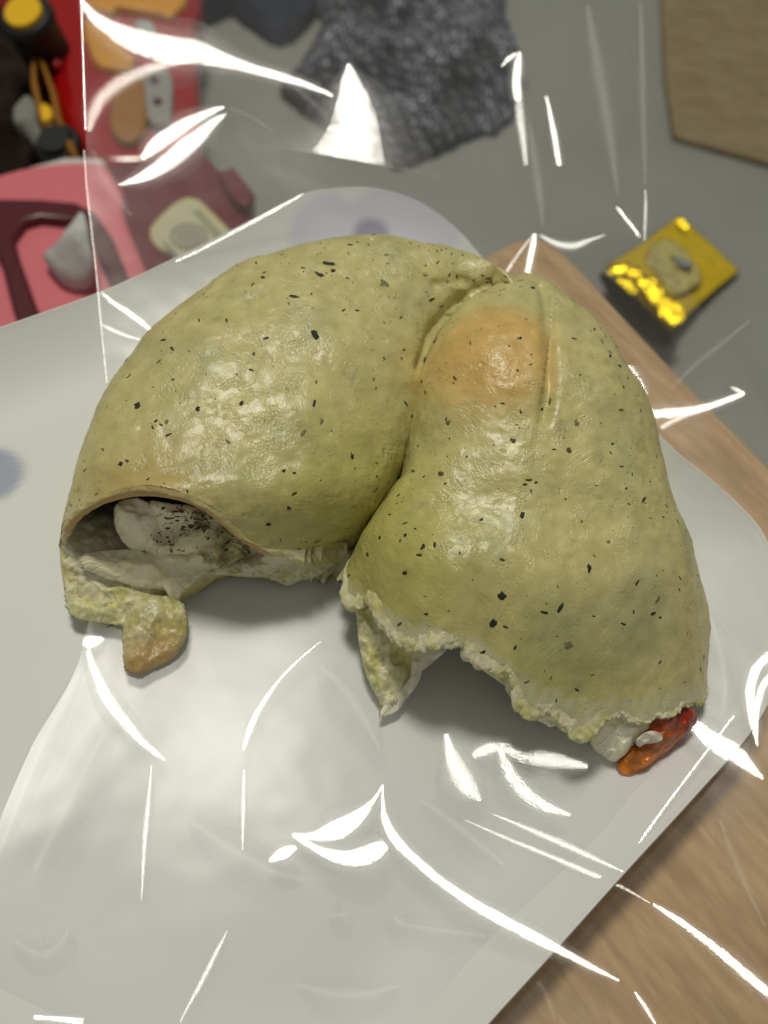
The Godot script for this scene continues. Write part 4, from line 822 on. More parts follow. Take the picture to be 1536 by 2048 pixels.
	fold(bag, 0, [15.4474, 24.3040, -105.5589, 15.8851, 23.9964, -104.5395, 16.5122, 23.5547, -103.0614, 17.1641, 23.0696, -101.4355, 17.7953, 22.5549, -99.7164, 18.4502, 22.0000, -97.8494, 19.1017, 21.4540, -95.9817, 19.8116, 20.8751, -93.9605, 20.5172, 20.3068, -91.9390, 21.0086, 19.9154, -90.5238], [-0.1557, 0.9248, 0.3472, -0.1569, 0.9254, 0.3451, -0.1586, 0.9262, 0.3421, -0.1603, 0.9271, 0.3387, -0.1619, 0.9282, 0.3351, -0.1637, 0.9293, 0.3312, -0.1654, 0.9304, 0.3272, -0.1673, 0.9315, 0.3229, -0.1692, 0.9327, 0.3186, -0.1705, 0.9335, 0.3155], [0.1073, 0.1509, 0.2121, 0.2671, 0.3121, 0.3508, 0.3718, 0.3631, 0.3368, 0.3166])
	fold(bag, 0, [18.3955, 17.8840, -71.5674, 18.3778, 17.6959, -70.9388, 18.3529, 17.4256, -70.0287, 18.3314, 17.1335, -69.0337, 18.3170, 16.8270, -67.9746, 18.3058, 16.5000, -66.8307, 18.2971, 16.1908, -65.7363, 18.2910, 15.8865, -64.6468, 18.2874, 15.5994, -63.6067, 18.2850, 15.4016, -62.8838], [-0.1627, 0.9463, 0.2794, -0.1626, 0.9467, 0.2779, -0.1624, 0.9474, 0.2758, -0.1622, 0.9481, 0.2735, -0.1621, 0.9488, 0.2711, -0.1620, 0.9496, 0.2684, -0.1618, 0.9503, 0.2658, -0.1617, 0.9511, 0.2633, -0.1616, 0.9518, 0.2608, -0.1615, 0.9522, 0.2591], [0.2037, 0.2620, 0.3428, 0.4063, 0.4378, 0.4522, 0.4553, 0.4435, 0.4205, 0.4033])
	fold(bag, 1, [17.8733, 18.4342, -70.4362, 17.4652, 18.1307, -69.6357, 16.8846, 17.7009, -68.4891, 16.3178, 17.2746, -67.3300, 15.8153, 16.8858, -66.2490, 15.3265, 16.5000, -65.1559, 14.8843, 16.1403, -64.1155, 14.4775, 15.7875, -63.0658, 14.1171, 15.4599, -62.0692, 13.8698, 15.2346, -61.3767], [-0.1613, 0.9469, 0.2782, -0.1600, 0.9477, 0.2763, -0.1581, 0.9488, 0.2736, -0.1563, 0.9499, 0.2708, -0.1546, 0.9508, 0.2683, -0.1530, 0.9518, 0.2657, -0.1516, 0.9528, 0.2632, -0.1502, 0.9537, 0.2607, -0.1490, 0.9545, 0.2583, -0.1482, 0.9551, 0.2567], [0.1014, 0.1295, 0.1687, 0.2022, 0.2264, 0.2448, 0.2520, 0.2406, 0.2180, 0.2011])
	fold(bag, 1, [19.5497, 16.2837, -73.0814, 20.3886, 16.3054, -72.6541, 21.5883, 16.3459, -72.0597, 22.8185, 16.4335, -71.5887, 23.9943, 16.5714, -71.3073, 25.2017, 16.7558, -71.1481, 26.3706, 17.0000, -71.2032, 27.4841, 17.3334, -71.5851, 28.5613, 17.7272, -72.1804, 29.5870, 18.1058, -72.7440, 30.6410, 18.4726, -73.2323, 31.6433, 18.8236, -73.6895, 32.3390, 19.0689, -74.0048], [-0.1654, 0.9457, 0.2797, -0.1679, 0.9456, 0.2788, -0.1715, 0.9453, 0.2775, -0.1752, 0.9449, 0.2764, -0.1787, 0.9444, 0.2758, -0.1823, 0.9438, 0.2755, -0.1859, 0.9431, 0.2757, -0.1893, 0.9422, 0.2766, -0.1926, 0.9411, 0.2780, -0.1957, 0.9401, 0.2793, -0.1989, 0.9390, 0.2804, -0.2020, 0.9381, 0.2815, -0.2041, 0.9374, 0.2822], [0.2058, 0.3198, 0.4789, 0.6149, 0.7203, 0.8028, 0.8172, 0.7223, 0.5596, 0.4082, 0.2872, 0.1775, 0.1020])
	fold(bag, 0, [34.4830, 17.9229, -83.9854, 34.9911, 17.8489, -83.3961, 35.7143, 17.7461, -82.5560, 36.4328, 17.6493, -81.7281, 37.0856, 17.5719, -81.0007, 37.7343, 17.5000, -80.2854, 38.3461, 17.4253, -79.5811, 38.9578, 17.3340, -78.8151, 39.5329, 17.2399, -78.0603, 39.9308, 17.1747, -77.5331], [-0.2085, 0.9315, 0.2979, -0.2100, 0.9316, 0.2966, -0.2121, 0.9317, 0.2948, -0.2141, 0.9318, 0.2929, -0.2160, 0.9319, 0.2913, -0.2179, 0.9320, 0.2897, -0.2197, 0.9320, 0.2882, -0.2215, 0.9321, 0.2865, -0.2232, 0.9323, 0.2848, -0.2243, 0.9323, 0.2836], [0.1048, 0.1287, 0.1619, 0.1879, 0.2039, 0.2128, 0.2079, 0.1784, 0.1352, 0.1036])
	fold(bag, 1, [39.8080, 19.4349, -89.0733, 39.9940, 19.0854, -87.8795, 40.2534, 18.5970, -86.1921, 40.4809, 18.1478, -84.6282, 40.6320, 17.8064, -83.4428, 40.7529, 17.5000, -82.3807, 40.8765, 17.1896, -81.2942, 41.0304, 16.8239, -79.9943, 41.1867, 16.4557, -78.6704, 41.2956, 16.2000, -77.7416], [-0.2236, 0.9251, 0.3071, -0.2241, 0.9258, 0.3045, -0.2248, 0.9268, 0.3008, -0.2254, 0.9278, 0.2974, -0.2258, 0.9285, 0.2948, -0.2261, 0.9292, 0.2924, -0.2264, 0.9298, 0.2900, -0.2268, 0.9306, 0.2872, -0.2273, 0.9314, 0.2842, -0.2276, 0.9320, 0.2822], [0.1054, 0.1365, 0.1790, 0.2097, 0.2211, 0.2208, 0.2090, 0.1777, 0.1350, 0.1040])
	fold(bag, 0, [40.7956, 12.7115, -46.7661, 41.1215, 12.6762, -46.2649, 41.5871, 12.6273, -45.5480, 42.0625, 12.5805, -44.8209, 42.5098, 12.5392, -44.1403, 42.9670, 12.5000, -43.4494, 43.4196, 12.4668, -42.7827, 43.9108, 12.4399, -42.0920, 44.3973, 12.4191, -41.4255, 44.7364, 12.4059, -40.9617], [-0.2283, 0.9492, 0.2163, -0.2293, 0.9493, 0.2151, -0.2308, 0.9493, 0.2133, -0.2322, 0.9494, 0.2115, -0.2336, 0.9494, 0.2098, -0.2350, 0.9495, 0.2081, -0.2364, 0.9495, 0.2065, -0.2379, 0.9495, 0.2047, -0.2394, 0.9494, 0.2031, -0.2405, 0.9494, 0.2019], [0.5886, 0.6460, 0.7248, 0.7815, 0.8093, 0.8153, 0.7780, 0.6617, 0.5027, 0.3874])
	fold(bag, 0, [47.2068, 9.4403, -39.1173, 48.0227, 9.6714, -39.2098, 49.1973, 10.0090, -39.3467, 50.4536, 10.3835, -39.5323, 51.7466, 10.7847, -39.7712, 53.1202, 11.2242, -40.0572, 54.4344, 11.6618, -40.3825, 55.6368, 12.0823, -40.7489, 56.7818, 12.5000, -41.1557, 57.8907, 12.9185, -41.5924, 58.9952, 13.3507, -42.0759, 60.0642, 13.7836, -42.5894, 61.0254, 14.1817, -43.0726, 61.9008, 14.5543, -43.5425, 62.6698, 14.8906, -43.9837, 63.1968, 15.1233, -44.2887], [-0.2458, 0.9499, 0.1932, -0.2483, 0.9492, 0.1934, -0.2519, 0.9482, 0.1937, -0.2558, 0.9471, 0.1941, -0.2597, 0.9459, 0.1946, -0.2639, 0.9446, 0.1953, -0.2679, 0.9433, 0.1960, -0.2716, 0.9421, 0.1968, -0.2751, 0.9409, 0.1978, -0.2785, 0.9396, 0.1988, -0.2818, 0.9384, 0.1999, -0.2851, 0.9372, 0.2011, -0.2880, 0.9360, 0.2022, -0.2907, 0.9350, 0.2033, -0.2930, 0.9340, 0.2043, -0.2946, 0.9334, 0.2050], [0.7810, 0.7877, 0.7940, 0.7787, 0.7238, 0.6474, 0.5821, 0.5421, 0.5130, 0.4839, 0.4514, 0.4189, 0.3865, 0.3505, 0.3146, 0.2895])
	fold(bag, 1, [48.7958, 10.5979, -35.3388, 49.2788, 10.8034, -35.7319, 49.9745, 11.0999, -36.2892, 50.7118, 11.4059, -36.8241, 51.4423, 11.6983, -37.2869, 52.2139, 12.0000, -37.7270, 53.0002, 12.2965, -38.1077, 53.8870, 12.6112, -38.4257, 54.7874, 12.9207, -38.6838, 55.4179, 13.1378, -38.8574], [-0.2518, 0.9498, 0.1856, -0.2533, 0.9492, 0.1865, -0.2555, 0.9484, 0.1879, -0.2577, 0.9475, 0.1892, -0.2600, 0.9467, 0.1903, -0.2624, 0.9458, 0.1914, -0.2648, 0.9449, 0.1923, -0.2675, 0.9440, 0.1930, -0.2703, 0.9431, 0.1936, -0.2722, 0.9425, 0.1940], [0.3850, 0.4207, 0.4671, 0.4814, 0.4385, 0.3636, 0.2886, 0.2172, 0.1459, 0.0960])
	fold(bag, 0, [63.2735, 8.2531, -50.8174, 63.5980, 8.3168, -50.6561, 64.0606, 8.4082, -50.4255, 64.5222, 8.5000, -50.1948, 64.9826, 8.5923, -49.9641, 65.4419, 8.6851, -49.7331, 65.7627, 8.7503, -49.5714], [-0.2874, 0.9344, 0.2106, -0.2884, 0.9342, 0.2102, -0.2898, 0.9339, 0.2096, -0.2911, 0.9336, 0.2090, -0.2925, 0.9333, 0.2084, -0.2938, 0.9330, 0.2079, -0.2948, 0.9328, 0.2075], [0.1009, 0.1270, 0.1642, 0.2013, 0.2384, 0.2754, 0.3012])
	fold(bag, 3, [-42.2418, 9.0125, 31.5611, -41.6889, 8.9822, 32.4387, -40.8883, 8.9439, 33.6904, -39.9931, 8.9083, 34.9601, -39.0388, 8.8772, 36.1597, -37.9913, 8.8500, 37.3778, -36.8967, 8.8283, 38.5301, -35.7882, 8.8118, 39.5689, -34.6321, 8.8000, 40.5445, -33.3732, 8.7932, 41.5198, -31.9326, 8.7931, 42.5604, -30.3916, 8.8019, 43.6008, -28.9332, 8.8178, 44.5079, -27.5030, 8.8379, 45.2626, -26.1516, 8.8614, 45.8870, -25.2156, 8.8817, 46.3109], [0.0486, 0.9988, 0.0058, 0.0469, 0.9989, 0.0032, 0.0445, 0.9990, -0.0006, 0.0418, 0.9991, -0.0044, 0.0388, 0.9992, -0.0079, 0.0356, 0.9993, -0.0116, 0.0321, 0.9994, -0.0150, 0.0286, 0.9994, -0.0181, 0.0248, 0.9995, -0.0210, 0.0207, 0.9995, -0.0238, 0.0160, 0.9995, -0.0269, 0.0110, 0.9995, -0.0300, 0.0061, 0.9994, -0.0326, 0.0014, 0.9994, -0.0348, -0.0032, 0.9993, -0.0366, -0.0063, 0.9993, -0.0379], [0.2429, 0.3081, 0.3995, 0.4812, 0.5447, 0.5989, 0.6351, 0.6537, 0.6548, 0.6295, 0.5665, 0.4778, 0.3898, 0.3025, 0.2156, 0.1550])
	fold(bag, 0, [-43.7207, 8.0782, 30.2614, -43.4840, 8.0667, 30.1592, -43.1422, 8.0506, 30.0111, -42.7773, 8.0340, 29.8473, -42.3958, 8.0171, 29.6763, -41.9909, 8.0000, 29.4897, -41.6256, 7.9855, 29.2931, -41.3049, 7.9740, 29.0611, -41.0239, 7.9649, 28.8188, -40.8309, 7.9589, 28.6481], [0.0526, 0.9986, 0.0087, 0.0518, 0.9986, 0.0091, 0.0506, 0.9987, 0.0096, 0.0494, 0.9987, 0.0102, 0.0481, 0.9988, 0.0108, 0.0467, 0.9988, 0.0115, 0.0455, 0.9989, 0.0121, 0.0444, 0.9989, 0.0129, 0.0434, 0.9990, 0.0137, 0.0427, 0.9990, 0.0143], [0.3267, 0.5023, 0.7417, 0.8996, 0.9123, 0.8431, 0.7374, 0.5800, 0.3860, 0.2463])
	fold(bag, 0, [-5.9276, 9.4780, 21.9342, -6.6020, 9.3901, 22.8623, -7.5585, 9.2725, 24.1907, -8.4976, 9.1637, 25.5611, -9.3343, 9.0734, 26.8283, -10.1544, 8.9909, 28.1368, -10.9203, 8.9175, 29.5656, -11.6440, 8.8523, 31.2143, -12.3122, 8.8000, 32.9760, -12.8515, 8.7659, 34.6236, -13.2230, 8.7491, 36.0688, -13.4705, 8.7447, 37.4046, -13.6472, 8.7488, 38.6806, -13.7544, 8.7626, 40.0271, -13.7925, 8.7844, 41.3138, -13.8119, 8.8028, 42.2042], [-0.0761, 0.9962, 0.0415, -0.0737, 0.9965, 0.0385, -0.0702, 0.9969, 0.0343, -0.0668, 0.9973, 0.0300, -0.0638, 0.9976, 0.0259, -0.0608, 0.9979, 0.0218, -0.0580, 0.9982, 0.0172, -0.0553, 0.9984, 0.0120, -0.0527, 0.9986, 0.0063, -0.0507, 0.9987, 0.0011, -0.0492, 0.9988, -0.0035, -0.0481, 0.9988, -0.0078, -0.0474, 0.9988, -0.0119, -0.0468, 0.9988, -0.0162, -0.0465, 0.9987, -0.0203, -0.0463, 0.9987, -0.0232], [0.0582, 0.0734, 0.0949, 0.1153, 0.1295, 0.1427, 0.1630, 0.1977, 0.2392, 0.2732, 0.3005, 0.3205, 0.3175, 0.2729, 0.2059, 0.1570])
	fold(bag, 0, [8.6593, 10.2834, 43.4480, 8.3789, 10.2686, 44.2081, 7.9679, 10.2498, 45.2889, 7.4726, 10.2249, 46.3621, 6.9059, 10.1926, 47.3388, 6.2558, 10.1546, 48.3096, 5.5301, 10.1100, 49.2216, 4.7223, 10.0581, 50.0713, 3.8390, 10.0000, 50.8644, 2.9065, 9.9367, 51.5627, 1.9076, 9.8666, 52.1703, 0.8583, 9.7913, 52.6853, -0.1673, 9.7149, 53.0603, -1.2449, 9.6269, 53.2422, -2.3020, 9.5367, 53.2852, -3.0404, 9.4753, 53.3018], [-0.1247, 0.9919, -0.0252, -0.1236, 0.9919, -0.0277, -0.1221, 0.9920, -0.0312, -0.1203, 0.9921, -0.0347, -0.1182, 0.9923, -0.0379, -0.1159, 0.9924, -0.0412, -0.1132, 0.9926, -0.0442, -0.1103, 0.9928, -0.0470, -0.1072, 0.9930, -0.0497, -0.1038, 0.9932, -0.0521, -0.1002, 0.9935, -0.0541, -0.0965, 0.9938, -0.0559, -0.0929, 0.9940, -0.0572, -0.0890, 0.9943, -0.0579, -0.0853, 0.9947, -0.0582, -0.0827, 0.9949, -0.0583], [0.0776, 0.1233, 0.1944, 0.3078, 0.4945, 0.7226, 0.9158, 1.0743, 1.1986, 1.2132, 1.0474, 0.7730, 0.5289, 0.3554, 0.2114, 0.1134])
	fold(bag, 0, [-3.4176, 9.0832, 53.2926, -2.6629, 9.1640, 53.5964, -1.5836, 9.2830, 54.0239, -0.4746, 9.4069, 54.4106, 0.5846, 9.5257, 54.7158, 1.6744, 9.6493, 54.9809, 2.7443, 9.7700, 55.1656, 3.7822, 9.8867, 55.2755, 4.8020, 10.0000, 55.3056, 5.7937, 10.1051, 55.1997, 6.7734, 10.2010, 54.9163, 7.7280, 10.2891, 54.4963, 8.6040, 10.3671, 54.0074, 9.4347, 10.4349, 53.3814, 10.1880, 10.4925, 52.6846, 10.7089, 10.5337, 52.1888], [-0.0814, 0.9950, -0.0585, -0.0840, 0.9947, -0.0594, -0.0878, 0.9943, -0.0607, -0.0916, 0.9939, -0.0619, -0.0953, 0.9935, -0.0628, -0.0991, 0.9930, -0.0636, -0.1029, 0.9926, -0.0641, -0.1066, 0.9922, -0.0644, -0.1102, 0.9918, -0.0644, -0.1137, 0.9915, -0.0640, -0.1172, 0.9911, -0.0630, -0.1206, 0.9908, -0.0615, -0.1237, 0.9905, -0.0599, -0.1267, 0.9903, -0.0578, -0.1294, 0.9900, -0.0554, -0.1312, 0.9899, -0.0538], [0.2273, 0.2606, 0.3104, 0.3768, 0.4654, 0.5705, 0.6753, 0.7802, 0.8851, 0.9736, 1.0572, 1.1248, 1.1260, 1.0053, 0.8175, 0.6789])
	fold(bag, 0, [-5.9385, 9.7670, 57.9832, -5.6441, 9.7698, 57.7303, -5.2226, 9.7748, 57.3695, -4.7981, 9.7817, 57.0161, -4.4121, 9.7901, 56.7113, -4.0235, 9.8000, 56.4142, -3.6342, 9.8108, 56.1167, -3.2015, 9.8237, 55.7828, -2.7679, 9.8376, 55.4485, -2.4638, 9.8480, 55.2142], [-0.0721, 0.9947, -0.0740, -0.0731, 0.9946, -0.0731, -0.0747, 0.9946, -0.0719, -0.0762, 0.9946, -0.0706, -0.0776, 0.9946, -0.0696, -0.0790, 0.9945, -0.0686, -0.0804, 0.9945, -0.0676, -0.0819, 0.9944, -0.0664, -0.0835, 0.9944, -0.0653, -0.0846, 0.9943, -0.0645], [0.1487, 0.2784, 0.4581, 0.5967, 0.6692, 0.7002, 0.6732, 0.5463, 0.3608, 0.2250])
	fold(bag, 0, [8.7014, 8.3192, 42.9890, 8.8512, 8.3593, 43.7901, 9.0687, 8.4203, 44.9223, 9.3205, 8.4883, 46.0053, 9.5581, 8.5512, 46.8991, 9.8300, 8.6194, 47.7468, 10.2483, 8.7095, 48.5981, 10.8506, 8.8283, 49.4804, 11.5954, 8.9704, 50.3656, 12.4754, 9.1341, 51.2205, 13.5048, 9.3212, 52.0228, 14.6660, 9.5319, 52.7960, 15.9037, 9.7614, 53.5750, 17.2005, 10.0093, 54.3821, 18.5708, 10.2776, 55.1944, 20.0083, 10.5644, 55.9799, 21.5248, 10.8722, 56.7340, 23.1061, 11.2000, 57.4621, 24.7084, 11.5396, 58.1480, 26.3303, 11.8901, 58.7820, 27.9731, 12.2528, 59.3751, 29.5984, 12.6212, 59.9424, 31.1933, 12.9921, 60.4814, 32.7717, 13.3681, 60.9951, 34.3358, 13.7512, 61.5066, 35.9125, 14.1488, 62.0317, 37.4742, 14.5532, 62.5542, 38.9433, 14.9436, 63.0497, 40.3016, 15.3137, 63.5168, 41.5717, 15.6675, 63.9575, 42.7395, 15.9980, 64.3525, 43.8795, 16.3241, 64.7145, 44.9209, 16.6256, 65.0318, 45.6366, 16.8355, 65.2490], [-0.1244, 0.9919, -0.0251, -0.1248, 0.9918, -0.0276, -0.1255, 0.9916, -0.0312, -0.1263, 0.9914, -0.0347, -0.1271, 0.9912, -0.0375, -0.1280, 0.9910, -0.0403, -0.1294, 0.9907, -0.0430, -0.1314, 0.9903, -0.0458, -0.1340, 0.9898, -0.0486, -0.1370, 0.9892, -0.0513, -0.1406, 0.9886, -0.0539, -0.1446, 0.9879, -0.0564, -0.1489, 0.9871, -0.0588, -0.1535, 0.9862, -0.0614, -0.1583, 0.9853, -0.0640, -0.1633, 0.9843, -0.0665, -0.1686, 0.9833, -0.0690, -0.1742, 0.9821, -0.0713, -0.1799, 0.9809, -0.0735, -0.1856, 0.9797, -0.0756, -0.1914, 0.9784, -0.0775, -0.1971, 0.9772, -0.0794, -0.2028, 0.9759, -0.0812, -0.2084, 0.9745, -0.0828, -0.2139, 0.9732, -0.0845, -0.2196, 0.9718, -0.0863, -0.2251, 0.9704, -0.0880, -0.2303, 0.9690, -0.0897, -0.2352, 0.9677, -0.0913, -0.2397, 0.9664, -0.0928, -0.2438, 0.9652, -0.0941, -0.2479, 0.9641, -0.0953, -0.2516, 0.9630, -0.0964, -0.2542, 0.9623, -0.0972], [0.0942, 0.1271, 0.1751, 0.2332, 0.3060, 0.3887, 0.4622, 0.5261, 0.5809, 0.6099, 0.5965, 0.5579, 0.5279, 0.5175, 0.5154, 0.5216, 0.5387, 0.5638, 0.5888, 0.6163, 0.6436, 0.6545, 0.6413, 0.6121, 0.5751, 0.5304, 0.4780, 0.4262, 0.3795, 0.3332, 0.2811, 0.2117, 0.1366, 0.0837])
	fold(bag, 0, [49.9398, 10.4972, 65.3595, 50.2153, 10.6080, 65.6986, 50.6058, 10.7664, 66.1813, 50.9864, 10.9234, 66.6631, 51.3166, 11.0625, 67.0965, 51.6375, 11.2000, 67.5295, 51.9493, 11.3360, 67.9619, 52.2823, 11.4845, 68.4423, 52.6060, 11.6315, 68.9218, 52.8306, 11.7345, 69.2562], [-0.2620, 0.9599, -0.0997, -0.2629, 0.9595, -0.1008, -0.2643, 0.9590, -0.1024, -0.2656, 0.9585, -0.1039, -0.2667, 0.9580, -0.1054, -0.2679, 0.9575, -0.1068, -0.2689, 0.9571, -0.1082, -0.2701, 0.9566, -0.1097, -0.2712, 0.9561, -0.1113, -0.2720, 0.9557, -0.1124], [0.0868, 0.1265, 0.1803, 0.2155, 0.2166, 0.1994, 0.1784, 0.1542, 0.1262, 0.1063])
	fold(bag, 0, [52.2396, 9.5221, 52.4302, 53.0415, 9.7716, 52.8181, 54.1853, 10.1330, 53.3780, 55.3660, 10.5149, 53.9922, 56.4996, 10.8913, 54.6298, 57.6679, 11.2883, 55.3200, 58.8238, 11.6905, 56.0371, 59.9519, 12.0928, 56.7750, 61.0670, 12.5000, 57.5386, 62.1687, 12.9115, 58.3194, 63.2688, 13.3324, 59.1355, 64.3547, 13.7575, 59.9675, 65.3921, 14.1694, 60.7526, 66.4642, 14.5993, 61.5332, 67.4891, 15.0156, 62.2680, 68.1959, 15.3064, 62.7748], [-0.2688, 0.9614, -0.0588, -0.2716, 0.9605, -0.0600, -0.2754, 0.9593, -0.0618, -0.2795, 0.9580, -0.0638, -0.2833, 0.9568, -0.0659, -0.2873, 0.9554, -0.0681, -0.2912, 0.9541, -0.0704, -0.2951, 0.9527, -0.0728, -0.2989, 0.9513, -0.0753, -0.3026, 0.9499, -0.0778, -0.3064, 0.9485, -0.0805, -0.3101, 0.9471, -0.0832, -0.3137, 0.9457, -0.0858, -0.3173, 0.9442, -0.0883, -0.3208, 0.9428, -0.0907, -0.3232, 0.9418, -0.0924], [0.1516, 0.2156, 0.3040, 0.3751, 0.4095, 0.4270, 0.4442, 0.4667, 0.4890, 0.5109, 0.5380, 0.5646, 0.5751, 0.5563, 0.5220, 0.4966])
	fold(bag, 1, [26.6968, 6.9104, 43.3898, 28.0314, 7.1743, 43.7217, 29.9314, 7.5618, 44.1990, 31.8601, 7.9698, 44.6957, 33.6283, 8.3568, 45.1603, 35.4254, 8.7631, 45.6439, 37.2938, 9.2000, 46.1737, 39.3580, 9.7005, 46.8004, 41.4840, 10.2351, 47.4718, 43.3369, 10.7164, 48.0615, 44.8699, 11.1251, 48.5453, 46.1457, 11.4727, 48.9489, 47.0086, 11.7117, 49.2229], [-0.1847, 0.9824, -0.0282, -0.1893, 0.9815, -0.0292, -0.1958, 0.9802, -0.0307, -0.2024, 0.9788, -0.0322, -0.2085, 0.9774, -0.0337, -0.2146, 0.9761, -0.0352, -0.2211, 0.9746, -0.0369, -0.2281, 0.9729, -0.0388, -0.2355, 0.9710, -0.0410, -0.2418, 0.9694, -0.0429, -0.2471, 0.9680, -0.0444, -0.2515, 0.9668, -0.0458, -0.2545, 0.9660, -0.0466], [0.0790, 0.1431, 0.2328, 0.3131, 0.3814, 0.4404, 0.4645, 0.4367, 0.3749, 0.3054, 0.2254, 0.1376, 0.0757])
	fold(bag, 1, [22.6951, 5.6100, 44.8737, 24.3798, 5.9226, 45.3220, 26.7661, 6.3839, 45.9602, 29.1261, 6.8613, 46.5811, 31.2258, 7.3029, 47.1072, 33.3040, 7.7562, 47.6163, 35.3633, 8.2225, 48.1338, 37.4177, 8.7051, 48.6713, 39.4516, 9.2000, 49.2164, 41.4233, 9.6961, 49.7587, 43.3599, 10.1986, 50.2908, 45.2357, 10.7005, 50.8198, 46.9333, 11.1703, 51.3557, 48.5115, 11.6242, 51.9658, 49.9171, 12.0421, 52.5811, 50.8770, 12.3331, 53.0107], [-0.1707, 0.9848, -0.0334, -0.1764, 0.9837, -0.0347, -0.1846, 0.9821, -0.0367, -0.1926, 0.9805, -0.0386, -0.1998, 0.9790, -0.0402, -0.2069, 0.9775, -0.0418, -0.2140, 0.9759, -0.0434, -0.2210, 0.9742, -0.0451, -0.2280, 0.9725, -0.0468, -0.2348, 0.9708, -0.0486, -0.2414, 0.9691, -0.0503, -0.2479, 0.9674, -0.0520, -0.2537, 0.9658, -0.0537, -0.2591, 0.9642, -0.0557, -0.2640, 0.9628, -0.0577, -0.2673, 0.9618, -0.0591], [0.0792, 0.1228, 0.1835, 0.2348, 0.2657, 0.2877, 0.3094, 0.3423, 0.3749, 0.3818, 0.3463, 0.2859, 0.2261, 0.1695, 0.1135, 0.0745])
	fold(bag, 3, [17.2595, 8.7321, 32.7645, 17.5672, 8.7757, 33.5197, 18.0101, 8.8423, 34.5936, 18.4940, 8.9197, 35.6632, 18.9881, 9.0028, 36.6413, 19.5226, 9.0963, 37.6159, 20.0980, 9.2000, 38.5321, 20.7242, 9.3152, 39.3799, 21.3909, 9.4400, 40.1709, 22.0690, 9.5690, 40.8839, 22.8317, 9.7151, 41.5492, 23.6059, 9.8652, 42.1382, 24.1468, 9.9717, 42.5418], [-0.1544, 0.9880, 0.0072, -0.1554, 0.9878, 0.0049, -0.1569, 0.9876, 0.0015, -0.1585, 0.9874, -0.0018, -0.1602, 0.9871, -0.0048, -0.1620, 0.9868, -0.0079, -0.1640, 0.9864, -0.0107, -0.1661, 0.9860, -0.0134, -0.1684, 0.9856, -0.0159, -0.1707, 0.9852, -0.0181, -0.1734, 0.9847, -0.0202, -0.1760, 0.9841, -0.0220, -0.1779, 0.9838, -0.0233], [0.2424, 0.3672, 0.5444, 0.7203, 0.9011, 1.0806, 1.1885, 1.2053, 1.1520, 1.0208, 0.7511, 0.4050, 0.1559])
	fold(bag, 3, [22.1045, 8.0550, 35.2071, 22.6673, 8.1525, 34.7803, 23.4740, 8.2954, 34.1834, 24.2938, 8.4438, 33.6779, 25.0165, 8.5768, 33.3316, 25.7509, 8.7137, 33.0773, 26.5918, 8.8721, 32.9750, 27.5917, 9.0622, 33.1092, 28.6935, 9.2753, 33.3951, 29.8289, 9.5000, 33.6383, 30.9905, 9.7353, 33.7697, 32.1862, 9.9829, 33.8594, 33.3745, 10.2342, 33.9235, 34.5519, 10.4884, 33.9532, 35.7223, 10.7463, 33.9575, 36.8556, 11.0008, 33.9773, 38.0477, 11.2735, 34.0381, 39.2020, 11.5426, 34.1142, 40.0038, 11.7324, 34.1697], [-0.1703, 0.9854, -0.0013, -0.1723, 0.9850, 0.0000, -0.1751, 0.9846, 0.0019, -0.1779, 0.9840, 0.0035, -0.1804, 0.9836, 0.0046, -0.1829, 0.9831, 0.0054, -0.1858, 0.9826, 0.0057, -0.1892, 0.9819, 0.0053, -0.1930, 0.9812, 0.0045, -0.1969, 0.9804, 0.0038, -0.2009, 0.9796, 0.0034, -0.2050, 0.9788, 0.0031, -0.2091, 0.9779, 0.0029, -0.2132, 0.9770, 0.0028, -0.2172, 0.9761, 0.0028, -0.2211, 0.9752, 0.0028, -0.2252, 0.9743, 0.0026, -0.2292, 0.9734, 0.0023, -0.2319, 0.9727, 0.0021], [0.3220, 0.4476, 0.6183, 0.7263, 0.6907, 0.5921, 0.5649, 0.6954, 0.8966, 1.0436, 1.0865, 1.0759, 1.0388, 0.9871, 0.9090, 0.7958, 0.6121, 0.3937, 0.2377])
	fold(bag, 3, [26.3378, 8.3448, 33.3733, 26.8487, 8.4387, 34.3009, 27.5766, 8.5787, 35.6039, 28.3289, 8.7301, 36.8005, 29.0147, 8.8721, 37.7254, 29.7275, 9.0227, 38.5495, 30.5568, 9.2000, 39.3051, 31.5327, 9.4111, 40.0180, 32.6223, 9.6501, 40.6640, 33.8204, 9.9158, 41.2005, 35.3210, 10.2516, 41.6131, 36.9269, 10.6176, 41.9199, 38.0558, 10.8807, 42.1246], [-0.1847, 0.9828, 0.0041, -0.1864, 0.9825, 0.0013, -0.1889, 0.9820, -0.0028, -0.1914, 0.9815, -0.0065, -0.1938, 0.9810, -0.0093, -0.1962, 0.9805, -0.0119, -0.1990, 0.9799, -0.0143, -0.2024, 0.9792, -0.0165, -0.2061, 0.9783, -0.0185, -0.2103, 0.9774, -0.0202, -0.2155, 0.9763, -0.0215, -0.2210, 0.9750, -0.0224, -0.2249, 0.9741, -0.0231], [0.3233, 0.4654, 0.6593, 0.7984, 0.8369, 0.8224, 0.7905, 0.7588, 0.7098, 0.6264, 0.4742, 0.2883, 0.1554])
